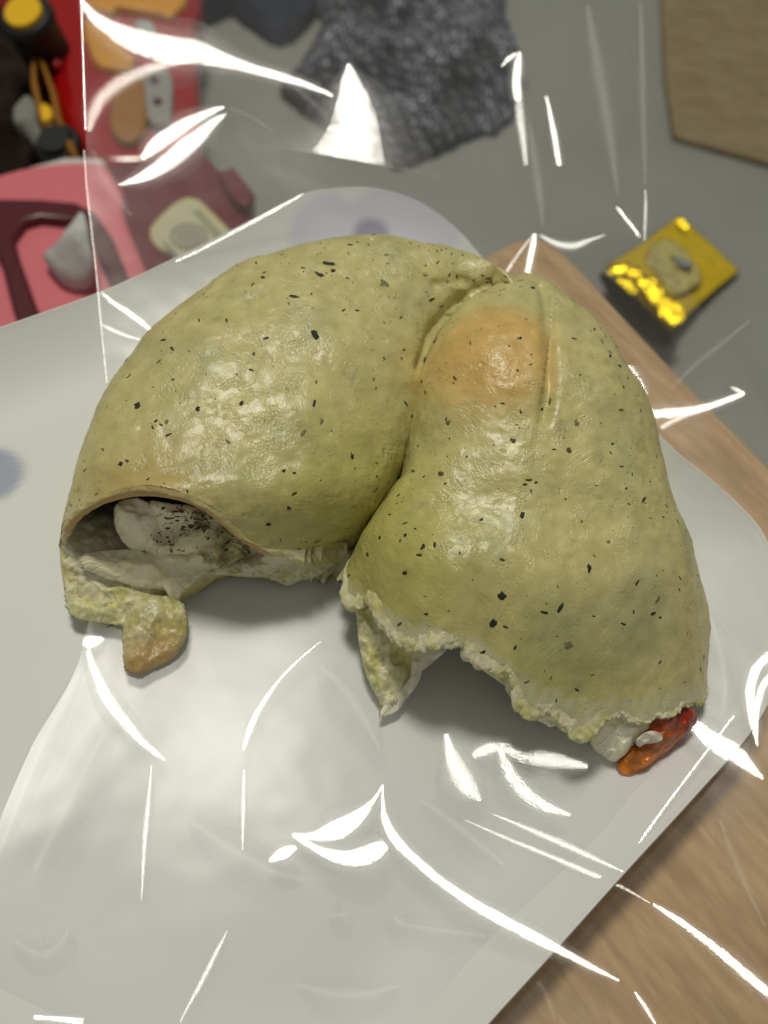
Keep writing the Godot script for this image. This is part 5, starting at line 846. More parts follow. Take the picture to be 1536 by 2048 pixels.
	fold(bag, 0, [56.7110, 10.8150, 22.6642, 57.3066, 10.9735, 23.2162, 58.1496, 11.2019, 23.9923, 58.9750, 11.4314, 24.7000, 59.6891, 11.6354, 25.2294, 60.3885, 11.8393, 25.6927, 61.0995, 12.0498, 26.1342, 61.8354, 12.2716, 26.5369, 62.5829, 12.5000, 26.9181, 63.3273, 12.7287, 27.3723, 64.0719, 12.9581, 27.9595, 64.8118, 13.1881, 28.6175, 65.5218, 13.4121, 29.2571, 66.2581, 13.6480, 29.9083, 66.9648, 13.8776, 30.5413, 67.4538, 14.0384, 30.9811], [-0.2829, 0.9586, 0.0320, -0.2849, 0.9581, 0.0303, -0.2878, 0.9573, 0.0280, -0.2905, 0.9565, 0.0259, -0.2929, 0.9558, 0.0242, -0.2953, 0.9551, 0.0228, -0.2977, 0.9544, 0.0215, -0.3001, 0.9537, 0.0202, -0.3026, 0.9529, 0.0190, -0.3051, 0.9522, 0.0176, -0.3076, 0.9514, 0.0158, -0.3101, 0.9506, 0.0138, -0.3125, 0.9498, 0.0118, -0.3150, 0.9490, 0.0098, -0.3174, 0.9483, 0.0079, -0.3190, 0.9477, 0.0065], [0.7411, 0.8276, 0.9491, 1.0609, 1.1547, 1.2391, 1.2962, 1.3321, 1.3410, 1.2870, 1.1392, 0.9298, 0.7174, 0.4973, 0.2743, 0.1186])
	fold(bag, 0, [68.4339, 15.3866, 9.2480, 67.8280, 15.1258, 10.0111, 66.9815, 14.7643, 11.1106, 66.2696, 14.4495, 12.2756, 65.8207, 14.2284, 13.4236, 65.5063, 14.0526, 14.6330, 65.3168, 13.9209, 15.8740, 65.2710, 13.8385, 17.1656, 65.3475, 13.8000, 18.4856, 65.4778, 13.7871, 19.7445, 65.6664, 13.8016, 20.9204, 65.9080, 13.8401, 22.0365, 66.1211, 13.8759, 23.0743, 66.2860, 13.8994, 24.1024, 66.4237, 13.9192, 25.0539, 66.5165, 13.9339, 25.7101], [-0.3208, 0.9446, 0.0702, -0.3188, 0.9454, 0.0681, -0.3162, 0.9465, 0.0650, -0.3139, 0.9474, 0.0617, -0.3125, 0.9481, 0.0584, -0.3116, 0.9486, 0.0550, -0.3110, 0.9490, 0.0514, -0.3110, 0.9492, 0.0476, -0.3113, 0.9493, 0.0438, -0.3118, 0.9493, 0.0401, -0.3125, 0.9492, 0.0366, -0.3134, 0.9490, 0.0333, -0.3142, 0.9489, 0.0303, -0.3148, 0.9488, 0.0272, -0.3153, 0.9487, 0.0244, -0.3157, 0.9486, 0.0224], [0.4183, 0.4674, 0.5348, 0.5833, 0.5974, 0.5928, 0.5788, 0.5555, 0.5231, 0.4909, 0.4711, 0.4514, 0.4049, 0.3020, 0.1729, 0.0803])
	fold(bag, 0, [68.9097, 14.8423, 12.2849, 68.5140, 14.6657, 12.9459, 67.9596, 14.4202, 13.8938, 67.4801, 14.2021, 14.8720, 67.1617, 14.0443, 15.7970, 66.9178, 13.9129, 16.7508, 66.7236, 13.8000, 17.7256, 66.5706, 13.7026, 18.7279, 66.4666, 13.6238, 19.7499, 66.4107, 13.5646, 20.7628, 66.4231, 13.5280, 21.8645, 66.4826, 13.5112, 22.9557, 66.5281, 13.5030, 23.7157], [-0.3220, 0.9448, 0.0610, -0.3207, 0.9453, 0.0591, -0.3190, 0.9461, 0.0565, -0.3175, 0.9467, 0.0537, -0.3165, 0.9472, 0.0510, -0.3158, 0.9476, 0.0483, -0.3152, 0.9479, 0.0455, -0.3148, 0.9482, 0.0426, -0.3145, 0.9484, 0.0396, -0.3144, 0.9486, 0.0366, -0.3146, 0.9487, 0.0334, -0.3148, 0.9487, 0.0302, -0.3150, 0.9487, 0.0280], [0.2495, 0.2985, 0.3656, 0.4140, 0.4286, 0.4246, 0.4115, 0.3922, 0.3639, 0.3267, 0.2714, 0.2074, 0.1620])
	fold(bag, 0, [62.1640, 15.0319, 21.9368, 61.6383, 14.8338, 22.7889, 60.8791, 14.5535, 24.0207, 60.0592, 14.2580, 25.3682, 59.2724, 13.9817, 26.6835, 58.4254, 13.6927, 28.1127, 57.4106, 13.3582, 29.8323, 56.0858, 12.9414, 32.0773, 54.5980, 12.5000, 34.6004, 53.2702, 12.1301, 36.8622, 52.2124, 11.8521, 38.6869, 51.3106, 11.6271, 40.2604, 50.5478, 11.4454, 41.5973, 49.9078, 11.2992, 42.7258, 49.4045, 11.1884, 43.6230, 49.0663, 11.1160, 44.2266], [-0.3036, 0.9521, 0.0359, -0.3019, 0.9527, 0.0334, -0.2995, 0.9536, 0.0298, -0.2968, 0.9546, 0.0258, -0.2943, 0.9555, 0.0219, -0.2915, 0.9564, 0.0176, -0.2882, 0.9575, 0.0125, -0.2838, 0.9589, 0.0058, -0.2789, 0.9603, -0.0019, -0.2745, 0.9615, -0.0088, -0.2710, 0.9625, -0.0143, -0.2680, 0.9632, -0.0192, -0.2655, 0.9638, -0.0233, -0.2633, 0.9643, -0.0268, -0.2616, 0.9647, -0.0296, -0.2605, 0.9650, -0.0315], [0.1050, 0.1072, 0.1103, 0.1124, 0.1124, 0.1115, 0.1114, 0.1118, 0.1130, 0.1176, 0.1322, 0.1502, 0.1552, 0.1347, 0.1015, 0.0771])
	fold(bag, 0, [-52.6385, 11.0532, -48.6025, -51.1694, 11.2748, -49.9562, -49.0552, 11.6126, -51.8918, -46.9332, 11.9855, -53.8677, -45.0266, 12.3610, -55.7174, -43.1162, 12.7687, -57.6082, -41.1933, 13.2000, -59.5043, -39.2428, 13.6548, -61.4048, -37.2806, 14.1336, -63.3092, -35.3452, 14.6276, -65.1831, -33.2575, 15.1870, -67.2086, -31.1967, 15.7634, -69.2016, -29.7503, 16.1797, -70.5879], [0.0572, 0.9745, 0.2171, 0.0524, 0.9739, 0.2208, 0.0456, 0.9730, 0.2261, 0.0387, 0.9721, 0.2315, 0.0325, 0.9711, 0.2365, 0.0263, 0.9700, 0.2415, 0.0201, 0.9689, 0.2465, 0.0137, 0.9677, 0.2515, 0.0074, 0.9665, 0.2565, 0.0011, 0.9652, 0.2614, -0.0057, 0.9638, 0.2666, -0.0123, 0.9623, 0.2718, -0.0170, 0.9612, 0.2753], [0.0992, 0.1164, 0.1404, 0.1601, 0.1710, 0.1775, 0.1817, 0.1867, 0.1894, 0.1831, 0.1593, 0.1264, 0.1023])
	fold(bag, 0, [-61.3582, 13.7596, -36.7701, -60.7376, 13.6368, -36.4276, -59.8393, 13.4629, -35.9388, -58.8590, 13.2872, -35.4611, -57.8365, 13.1258, -35.0586, -56.7313, 12.9635, -34.6662, -55.6193, 12.8000, -34.2492, -54.5158, 12.6350, -33.7990, -53.4058, 12.4690, -33.3241, -52.3192, 12.3025, -32.8162, -51.1596, 12.1155, -32.1987, -50.0240, 11.9287, -31.5482, -49.2318, 11.8002, -31.0887], [0.0893, 0.9776, 0.1906, 0.0875, 0.9779, 0.1899, 0.0850, 0.9783, 0.1890, 0.0821, 0.9787, 0.1880, 0.0791, 0.9791, 0.1873, 0.0759, 0.9795, 0.1866, 0.0726, 0.9799, 0.1858, 0.0693, 0.9803, 0.1850, 0.0660, 0.9807, 0.1840, 0.0628, 0.9811, 0.1830, 0.0594, 0.9815, 0.1817, 0.0561, 0.9820, 0.1803, 0.0538, 0.9823, 0.1794], [0.1429, 0.1817, 0.2363, 0.2855, 0.3242, 0.3576, 0.3803, 0.3943, 0.3976, 0.3798, 0.3233, 0.2458, 0.1895])
	fold(bag, 1, [-59.4359, 11.9582, -30.6555, -58.9393, 11.8936, -30.5324, -58.2146, 11.8014, -30.3565, -57.3851, 11.7035, -30.1866, -56.4711, 11.6040, -30.0319, -55.4515, 11.5000, -29.8821, -54.3881, 11.4022, -29.7666, -53.1610, 11.3061, -29.7032, -51.8887, 11.2178, -29.6730, -50.9926, 11.1589, -29.6534], [0.0850, 0.9809, 0.1748, 0.0835, 0.9811, 0.1746, 0.0814, 0.9813, 0.1743, 0.0789, 0.9816, 0.1741, 0.0761, 0.9818, 0.1740, 0.0730, 0.9821, 0.1739, 0.0698, 0.9823, 0.1739, 0.0660, 0.9825, 0.1740, 0.0621, 0.9827, 0.1743, 0.0594, 0.9829, 0.1745], [0.1891, 0.2329, 0.2925, 0.3310, 0.3345, 0.3170, 0.2838, 0.2243, 0.1490, 0.0947])
	fold(bag, 0, [-32.5487, 8.6275, 84.3277, -31.9991, 8.6060, 84.2703, -31.2100, 8.5770, 84.1876, -30.3980, 8.5492, 84.1007, -29.6187, 8.5240, 84.0133, -28.8166, 8.5000, 83.9217, -28.0424, 8.4794, 83.8356, -27.2454, 8.4614, 83.7525, -26.4766, 8.4465, 83.6750, -25.9408, 8.4374, 83.6213], [0.0221, 0.9859, -0.1660, 0.0202, 0.9860, -0.1658, 0.0175, 0.9861, -0.1654, 0.0147, 0.9862, -0.1650, 0.0121, 0.9863, -0.1647, 0.0093, 0.9864, -0.1643, 0.0067, 0.9865, -0.1639, 0.0039, 0.9865, -0.1635, 0.0013, 0.9866, -0.1632, -0.0006, 0.9866, -0.1629], [0.2057, 0.2032, 0.2008, 0.2060, 0.2239, 0.2494, 0.2750, 0.3006, 0.3261, 0.3441])
	fold(bag, 1, [-27.3006, 7.0818, 47.0385, -27.0366, 7.1345, 48.2473, -26.6629, 7.2174, 49.9600, -26.3001, 7.3093, 51.6572, -26.0010, 7.3978, 53.1462, -25.7119, 7.4928, 54.6234, -25.3917, 7.6000, 56.1660, -25.0277, 7.7222, 57.7972, -24.6341, 7.8587, 59.4884, -24.2117, 8.0103, 61.2371, -23.6974, 8.2004, 63.2731, -23.1573, 8.4101, 65.3548, -22.7799, 8.5648, 66.8011], [0.0002, 0.9991, -0.0416, -0.0005, 0.9990, -0.0454, -0.0015, 0.9987, -0.0509, -0.0025, 0.9984, -0.0563, -0.0033, 0.9981, -0.0611, -0.0041, 0.9978, -0.0659, -0.0049, 0.9975, -0.0709, -0.0060, 0.9971, -0.0762, -0.0071, 0.9966, -0.0817, -0.0083, 0.9961, -0.0874, -0.0098, 0.9955, -0.0941, -0.0114, 0.9948, -0.1009, -0.0125, 0.9943, -0.1057], [0.0781, 0.1210, 0.1804, 0.2307, 0.2663, 0.2932, 0.3028, 0.2899, 0.2604, 0.2230, 0.1721, 0.1138, 0.0728])
	fold(bag, 1, [-13.0837, 7.2539, 44.8452, -12.8494, 7.3000, 45.8542, -12.5169, 7.3713, 47.2856, -12.1870, 7.4489, 48.7052, -11.8994, 7.5221, 49.9448, -11.6139, 7.6000, 51.1752, -11.3094, 7.6882, 52.4791, -10.9339, 7.8042, 54.0731, -10.5415, 7.9343, 55.7321, -10.2671, 8.0308, 56.8909], [-0.0488, 0.9983, -0.0326, -0.0494, 0.9981, -0.0358, -0.0504, 0.9979, -0.0404, -0.0514, 0.9977, -0.0449, -0.0522, 0.9974, -0.0489, -0.0531, 0.9972, -0.0529, -0.0540, 0.9969, -0.0571, -0.0551, 0.9965, -0.0622, -0.0563, 0.9961, -0.0676, -0.0571, 0.9958, -0.0714], [0.1571, 0.1797, 0.2106, 0.2326, 0.2431, 0.2449, 0.2296, 0.1832, 0.1205, 0.0753])
	fold(bag, 1, [-9.6842, 6.8072, 68.1293, -9.9145, 6.9013, 69.0914, -10.2401, 7.0404, 70.4543, -10.5620, 7.1848, 71.8037, -10.8388, 7.3179, 72.9921, -11.1126, 7.4549, 74.1699, -11.4120, 7.6000, 75.3799, -11.7770, 7.7647, 76.7154, -12.1656, 7.9390, 78.0788, -12.4858, 8.0927, 79.2340, -12.7059, 8.2152, 80.1200, -12.8615, 8.3131, 80.8086, -12.9635, 8.3797, 81.2691], [-0.0583, 0.9923, -0.1093, -0.0574, 0.9920, -0.1125, -0.0561, 0.9915, -0.1171, -0.0549, 0.9911, -0.1216, -0.0538, 0.9906, -0.1256, -0.0527, 0.9902, -0.1296, -0.0516, 0.9897, -0.1337, -0.0502, 0.9891, -0.1382, -0.0487, 0.9885, -0.1428, -0.0475, 0.9880, -0.1468, -0.0467, 0.9876, -0.1498, -0.0461, 0.9873, -0.1521, -0.0457, 0.9871, -0.1537], [0.0732, 0.1377, 0.2256, 0.2886, 0.3085, 0.3044, 0.2845, 0.2436, 0.1876, 0.1400, 0.1085, 0.0850, 0.0694])
	fold(bag, 2, [1.9465, 6.7954, 73.2449, 2.8097, 6.8953, 73.3451, 4.0443, 7.0421, 73.4811, 5.3056, 7.1908, 73.5668, 6.4838, 7.3277, 73.5904, 7.6901, 7.4665, 73.5639, 8.9154, 7.6000, 73.4371, 10.1693, 7.7266, 73.1836, 11.4450, 7.8492, 72.8294, 12.7087, 7.9676, 72.4031, 14.0822, 8.0897, 71.8271, 15.4463, 8.2095, 71.1776, 16.4020, 8.2974, 70.7149], [-0.0982, 0.9872, -0.1257, -0.1012, 0.9869, -0.1260, -0.1055, 0.9864, -0.1263, -0.1099, 0.9859, -0.1265, -0.1140, 0.9854, -0.1266, -0.1182, 0.9849, -0.1264, -0.1225, 0.9844, -0.1259, -0.1269, 0.9840, -0.1250, -0.1314, 0.9836, -0.1237, -0.1358, 0.9832, -0.1223, -0.1406, 0.9827, -0.1203, -0.1454, 0.9823, -0.1181, -0.1488, 0.9820, -0.1165], [0.2159, 0.3115, 0.4468, 0.5738, 0.6927, 0.8036, 0.8590, 0.8352, 0.7560, 0.6451, 0.4811, 0.2848, 0.1439])
	fold(bag, 2, [14.1299, 7.0036, 61.2811, 14.2621, 7.0482, 61.5753, 14.4955, 7.1175, 61.9794, 15.0430, 7.2239, 62.2771, 16.0538, 7.3824, 62.3729, 17.3762, 7.5834, 62.3646, 18.7730, 7.8000, 62.3274, 20.1777, 8.0240, 62.2787, 21.6563, 8.2651, 62.2015, 23.1703, 8.5201, 62.1188, 24.8948, 8.8208, 62.0262, 26.6524, 9.1384, 61.9286, 27.8825, 9.3674, 61.8609], [-0.1413, 0.9863, -0.0855, -0.1417, 0.9861, -0.0864, -0.1425, 0.9859, -0.0877, -0.1444, 0.9855, -0.0887, -0.1479, 0.9850, -0.0889, -0.1525, 0.9843, -0.0889, -0.1574, 0.9835, -0.0887, -0.1623, 0.9828, -0.0885, -0.1674, 0.9819, -0.0882, -0.1727, 0.9810, -0.0878, -0.1787, 0.9800, -0.0875, -0.1849, 0.9789, -0.0871, -0.1892, 0.9781, -0.0869], [0.3736, 0.3953, 0.4250, 0.4464, 0.4513, 0.4481, 0.4449, 0.4554, 0.4658, 0.4434, 0.3553, 0.2347, 0.1472])
	fold(bag, 2, [4.5878, 7.4421, 63.2565, 5.0856, 7.4877, 63.1559, 5.7751, 7.5519, 63.0117, 6.3137, 7.6000, 62.8637, 6.5503, 7.6132, 62.7073, 6.6358, 7.6086, 62.5466, 6.6806, 7.6036, 62.4336], [-0.1083, 0.9899, -0.0920, -0.1100, 0.9897, -0.0916, -0.1125, 0.9895, -0.0911, -0.1143, 0.9893, -0.0906, -0.1152, 0.9893, -0.0901, -0.1155, 0.9893, -0.0895, -0.1157, 0.9893, -0.0891], [0.2963, 0.3704, 0.4692, 0.5187, 0.4695, 0.3709, 0.2968])
	fold(bag, 2, [20.6428, 31.0682, -129.4602, 21.8343, 29.8604, -126.0993, 23.5281, 28.1737, -121.2648, 25.2586, 26.5035, -116.2921, 26.9138, 24.9923, -111.5937, 28.6027, 23.5000, -106.7635, 30.2094, 22.0519, -101.9245, 31.8355, 20.4972, -96.5851, 33.3750, 19.0005, -91.2432, 34.4287, 17.9944, -87.5058], [-0.1718, 0.9046, 0.3901, -0.1748, 0.9068, 0.3836, -0.1791, 0.9099, 0.3741, -0.1836, 0.9130, 0.3643, -0.1879, 0.9159, 0.3548, -0.1923, 0.9187, 0.3449, -0.1966, 0.9215, 0.3349, -0.2009, 0.9246, 0.3236, -0.2051, 0.9276, 0.3122, -0.2080, 0.9296, 0.3042], [0.4409, 0.7735, 1.2244, 1.5256, 1.5749, 1.4792, 1.2886, 0.9489, 0.5187, 0.2112])
	fold(bag, 2, [32.2185, 31.4077, -133.8431, 32.9109, 30.1372, -130.5580, 33.8895, 28.3574, -125.8402, 34.8640, 26.6017, -121.0436, 35.7387, 25.0404, -116.6477, 36.6100, 23.5000, -112.1793, 37.4871, 21.9627, -107.5777, 38.4778, 20.2412, -102.2397, 39.4656, 18.5478, -96.7720, 40.1443, 17.4009, -92.9316], [-0.2028, 0.8967, 0.3933, -0.2045, 0.8991, 0.3870, -0.2069, 0.9024, 0.3779, -0.2093, 0.9058, 0.3685, -0.2114, 0.9088, 0.3597, -0.2136, 0.9118, 0.3507, -0.2159, 0.9148, 0.3413, -0.2184, 0.9183, 0.3303, -0.2210, 0.9217, 0.3189, -0.2228, 0.9240, 0.3107], [0.3334, 0.4312, 0.5647, 0.6604, 0.6986, 0.6999, 0.6526, 0.5210, 0.3427, 0.2143])
	fold(bag, 2, [12.7133, 24.1524, -97.0841, 13.3501, 23.5568, -95.1278, 14.2540, 22.7231, -92.3319, 15.1508, 21.9096, -89.5350, 15.9593, 21.1964, -87.0180, 16.7616, 20.5000, -84.5013, 17.5354, 19.8161, -81.9835, 18.3451, 19.0676, -79.1837, 19.1251, 18.3358, -76.3842, 19.6644, 17.8356, -74.4261], [-0.1479, 0.9309, 0.3341, -0.1496, 0.9321, 0.3299, -0.1519, 0.9338, 0.3239, -0.1543, 0.9355, 0.3179, -0.1564, 0.9370, 0.3124, -0.1586, 0.9384, 0.3069, -0.1606, 0.9399, 0.3014, -0.1628, 0.9415, 0.2951, -0.1649, 0.9431, 0.2888, -0.1663, 0.9442, 0.2844], [0.2107, 0.4284, 0.7260, 0.9404, 1.0187, 1.0157, 0.9320, 0.7147, 0.4190, 0.2051])
	fold(bag, 2, [-70.6803, 22.4432, -64.0106, -69.8947, 22.0366, -62.8161, -68.7591, 21.4662, -61.1211, -67.5294, 20.9196, -59.5163, -66.2388, 20.4489, -58.1946, -64.8539, 20.0000, -56.9612, -63.5309, 19.5905, -55.8268, -62.2153, 19.1984, -54.7275, -60.9616, 18.8437, -53.7280, -60.0903, 18.6021, -53.0367], [0.1092, 0.9602, 0.2571, 0.1073, 0.9611, 0.2545, 0.1046, 0.9624, 0.2508, 0.1014, 0.9636, 0.2473, 0.0980, 0.9647, 0.2446, 0.0943, 0.9657, 0.2420, 0.0907, 0.9666, 0.2396, 0.0871, 0.9675, 0.2374, 0.0837, 0.9683, 0.2353, 0.0813, 0.9689, 0.2339], [0.3928, 0.6320, 0.9573, 1.1730, 1.1969, 1.1125, 0.9742, 0.7569, 0.4861, 0.2915])
	fold(bag, 2, [-40.0377, 25.3358, -93.1869, -38.0580, 24.9677, -92.1533, -35.2681, 24.4631, -90.6693, -32.7333, 24.0000, -89.2362, -30.7051, 23.5932, -87.9306, -28.9314, 23.2168, -86.6879, -27.7168, 22.9612, -85.8209], [0.0083, 0.9450, 0.3270, 0.0027, 0.9456, 0.3252, -0.0051, 0.9465, 0.3226, -0.0122, 0.9473, 0.3200, -0.0180, 0.9481, 0.3175, -0.0229, 0.9488, 0.3152, -0.0264, 0.9492, 0.3135], [0.2079, 0.3423, 0.5224, 0.6214, 0.5592, 0.4169, 0.3095])
	fold(bag, 2, [-48.6081, 21.4297, -84.8924, -47.3071, 21.3242, -84.7056, -45.4512, 21.1751, -84.4158, -43.6255, 21.0000, -84.0092, -41.8634, 20.7649, -83.3785, -40.1336, 20.5037, -82.6323, -38.9263, 20.3221, -82.0949], [0.0354, 0.9519, 0.3045, 0.0316, 0.9520, 0.3044, 0.0263, 0.9522, 0.3043, 0.0210, 0.9525, 0.3038, 0.0160, 0.9529, 0.3028, 0.0111, 0.9534, 0.3016, 0.0077, 0.9537, 0.3007], [0.2072, 0.2455, 0.2954, 0.3107, 0.2568, 0.1685, 0.1034])
	fold(bag, 2, [-41.4839, 12.0694, 35.2360, -41.6717, 12.0875, 36.7703, -41.9369, 12.1267, 38.9687, -42.2167, 12.1864, 41.3322, -42.5176, 12.2661, 43.7032, -42.8298, 12.3712, 46.2282, -43.0730, 12.5000, 48.8800, -43.2056, 12.6571, 51.7285, -43.2705, 12.8446, 54.6850, -43.3175, 13.0495, 57.4996, -43.3650, 13.2840, 60.3467, -43.3959, 13.5319, 63.0554, -43.4123, 13.7161, 64.9125], [0.0488, 0.9988, -0.0032, 0.0498, 0.9987, -0.0082, 0.0511, 0.9986, -0.0153, 0.0526, 0.9984, -0.0229, 0.0541, 0.9981, -0.0307, 0.0557, 0.9977, -0.0389, 0.0570, 0.9972, -0.0476, 0.0580, 0.9967, -0.0570, 0.0588, 0.9960, -0.0668, 0.0595, 0.9953, -0.0762, 0.0602, 0.9945, -0.0857, 0.0608, 0.9936, -0.0948, 0.0612, 0.9930, -0.1011], [0.1577, 0.1976, 0.2540, 0.3093, 0.3666, 0.4227, 0.4525, 0.4425, 0.4077, 0.3657, 0.3135, 0.2546, 0.2133])
	fold(bag, 2, [-33.8321, 9.8261, 38.6294, -34.3758, 9.8784, 40.8768, -35.1251, 9.9824, 44.0655, -35.7965, 10.1243, 47.3660, -36.2856, 10.2927, 50.5678, -36.7014, 10.5000, 53.8693, -37.0994, 10.7387, 57.1030, -37.5419, 11.0343, 60.5596, -37.9637, 11.3626, 63.9354, -38.2471, 11.6106, 66.2507], [0.0223, 0.9997, -0.0140, 0.0246, 0.9995, -0.0213, 0.0277, 0.9991, -0.0316, 0.0306, 0.9986, -0.0424, 0.0329, 0.9981, -0.0529, 0.0349, 0.9974, -0.0638, 0.0368, 0.9965, -0.0746, 0.0389, 0.9955, -0.0861, 0.0409, 0.9944, -0.0975, 0.0423, 0.9935, -0.1053], [0.2369, 0.3455, 0.4943, 0.6140, 0.6917, 0.7421, 0.7418, 0.6564, 0.5248, 0.4298])
	fold(bag, 2, [-5.0895, 8.4134, 25.5690, -3.7843, 8.4946, 26.4340, -1.9425, 8.6222, 27.6821, -0.1861, 8.7557, 29.0351, 1.2889, 8.8762, 30.4304, 2.6800, 9.0000, 31.9254, 3.9695, 9.1261, 33.4258, 5.2450, 9.2631, 35.0712, 6.4193, 9.4021, 36.7184, 7.2246, 9.5052, 37.8645], [-0.0785, 0.9965, 0.0294, -0.0829, 0.9962, 0.0269, -0.0891, 0.9957, 0.0233, -0.0950, 0.9953, 0.0193, -0.1000, 0.9949, 0.0151, -0.1046, 0.9945, 0.0105, -0.1090, 0.9940, 0.0059, -0.1133, 0.9936, 0.0009, -0.1172, 0.9931, -0.0042, -0.1199, 0.9928, -0.0078], [0.3306, 0.4822, 0.6869, 0.8168, 0.8190, 0.7490, 0.6439, 0.4861, 0.2948, 0.1585])
	fold(bag, 2, [-19.1474, 7.6838, 54.1178, -17.5991, 7.7736, 54.8058, -15.3763, 7.9185, 55.7810, -13.0062, 8.0876, 56.7201, -10.5311, 8.2786, 57.5763, -7.9113, 8.5000, 58.3989, -5.5287, 8.7136, 59.0144, -3.3738, 8.9046, 59.3146, -1.4416, 9.0764, 59.4115, -0.1132, 9.2008, 59.4600], [-0.0266, 0.9976, -0.0633, -0.0319, 0.9974, -0.0653, -0.0395, 0.9969, -0.0683, -0.0476, 0.9963, -0.0711, -0.0561, 0.9957, -0.0736, -0.0652, 0.9950, -0.0760, -0.0734, 0.9943, -0.0778, -0.0810, 0.9936, -0.0786, -0.0878, 0.9930, -0.0788, -0.0924, 0.9926, -0.0788], [0.2284, 0.3629, 0.5464, 0.6783, 0.7258, 0.7230, 0.6710, 0.5374, 0.3551, 0.2228])
	fold(bag, 2, [15.0411, 6.6665, 43.5415, 16.3620, 6.8808, 44.1185, 18.2365, 7.1979, 44.9526, 20.1060, 7.5318, 45.8697, 21.8244, 7.8579, 46.8632, 23.5357, 8.2000, 47.9354, 25.1342, 8.5322, 48.9300, 26.7088, 8.8693, 49.8623, 28.1754, 9.1935, 50.7193, 29.1843, 9.4226, 51.3093], [-0.1455, 0.9890, -0.0281, -0.1500, 0.9882, -0.0298, -0.1564, 0.9872, -0.0324, -0.1628, 0.9860, -0.0352, -0.1688, 0.9849, -0.0383, -0.1746, 0.9837, -0.0417, -0.1802, 0.9826, -0.0448, -0.1856, 0.9815, -0.0477, -0.1907, 0.9804, -0.0505, -0.1942, 0.9796, -0.0523], [0.1582, 0.2512, 0.3781, 0.4691, 0.5014, 0.4989, 0.4622, 0.3692, 0.2431, 0.1522])
	fold(bag, 2, [-38.5514, 8.1659, 75.4085, -37.4281, 8.1801, 75.8365, -35.8571, 8.2028, 76.3985, -34.4958, 8.1929, 76.6243, -33.5549, 8.1158, 76.2572, -32.8141, 8.0000, 75.5515, -32.2813, 7.8871, 74.8088, -32.0212, 7.7792, 74.0414, -31.9737, 7.6726, 73.2359, -31.9615, 7.5989, 72.6657], [0.0417, 0.9897, -0.1368, 0.0380, 0.9897, -0.1381, 0.0327, 0.9896, -0.1398, 0.0282, 0.9897, -0.1403, 0.0249, 0.9900, -0.1390, 0.0223, 0.9904, -0.1365, 0.0204, 0.9908, -0.1340, 0.0194, 0.9911, -0.1314, 0.0191, 0.9915, -0.1287, 0.0190, 0.9917, -0.1268], [0.2835, 0.3670, 0.4813, 0.5646, 0.5996, 0.6041, 0.5691, 0.4652, 0.3209, 0.2153])
	fold(bag, 2, [30.1986, 6.6344, 60.8961, 31.2751, 6.9354, 61.8430, 32.7814, 7.3699, 63.1788, 34.1829, 7.7925, 64.4744, 35.3378, 8.1541, 65.5764, 36.3973, 8.5000, 66.6432, 37.2897, 8.8180, 67.7265, 38.0030, 9.1213, 68.9783, 38.5544, 9.3960, 70.2431, 38.9206, 9.5871, 71.1230], [-0.1953, 0.9771, -0.0848, -0.1990, 0.9761, -0.0878, -0.2041, 0.9746, -0.0921, -0.2090, 0.9732, -0.0963, -0.2129, 0.9719, -0.0999, -0.2166, 0.9708, -0.1034, -0.2197, 0.9697, -0.1069, -0.2221, 0.9687, -0.1110, -0.2240, 0.9678, -0.1151, -0.2253, 0.9671, -0.1180], [0.1499, 0.2404, 0.3624, 0.4418, 0.4475, 0.4127, 0.3622, 0.2907, 0.2042, 0.1426])
	fold(bag, 2, [61.7187, 11.0842, 38.0039, 62.2909, 11.2934, 39.5932, 63.0909, 11.6021, 41.8231, 63.8711, 11.9190, 43.9355, 64.5579, 12.2080, 45.6933, 65.2316, 12.5000, 47.3465, 65.8935, 12.7938, 48.8978, 66.6169, 13.1195, 50.4743, 67.3286, 13.4457, 51.9513, 67.8194, 13.6760, 52.9670], [-0.2992, 0.9541, -0.0150, -0.3012, 0.9534, -0.0199, -0.3040, 0.9523, -0.0268, -0.3067, 0.9512, -0.0333, -0.3091, 0.9502, -0.0387, -0.3115, 0.9492, -0.0439, -0.3138, 0.9482, -0.0488, -0.3163, 0.9471, -0.0537, -0.3188, 0.9460, -0.0584, -0.3205, 0.9453, -0.0616], [0.2358, 0.3530, 0.5107, 0.6146, 0.6301, 0.5950, 0.5270, 0.4071, 0.2559, 0.1479])
	fold(bag, 2, [58.7060, 12.4707, 3.3755, 59.2295, 12.4848, 4.9992, 59.9519, 12.5138, 7.3013, 60.5736, 12.5304, 9.5893, 61.0181, 12.5227, 11.6729, 61.3685, 12.5000, 13.7467, 61.5810, 12.4532, 15.7180, 61.5936, 12.3540, 17.7260, 61.4742, 12.2299, 19.6356, 61.3763, 12.1459, 20.9557], [-0.2884, 0.9535, 0.0873, -0.2902, 0.9534, 0.0827, -0.2927, 0.9532, 0.0762, -0.2948, 0.9530, 0.0696, -0.2964, 0.9529, 0.0636, -0.2977, 0.9529, 0.0576, -0.2985, 0.9530, 0.0519, -0.2986, 0.9533, 0.0461, -0.2984, 0.9536, 0.0405, -0.2981, 0.9538, 0.0366], [0.1725, 0.2989, 0.4708, 0.5933, 0.6366, 0.6330, 0.5833, 0.4574, 0.2872, 0.1644])
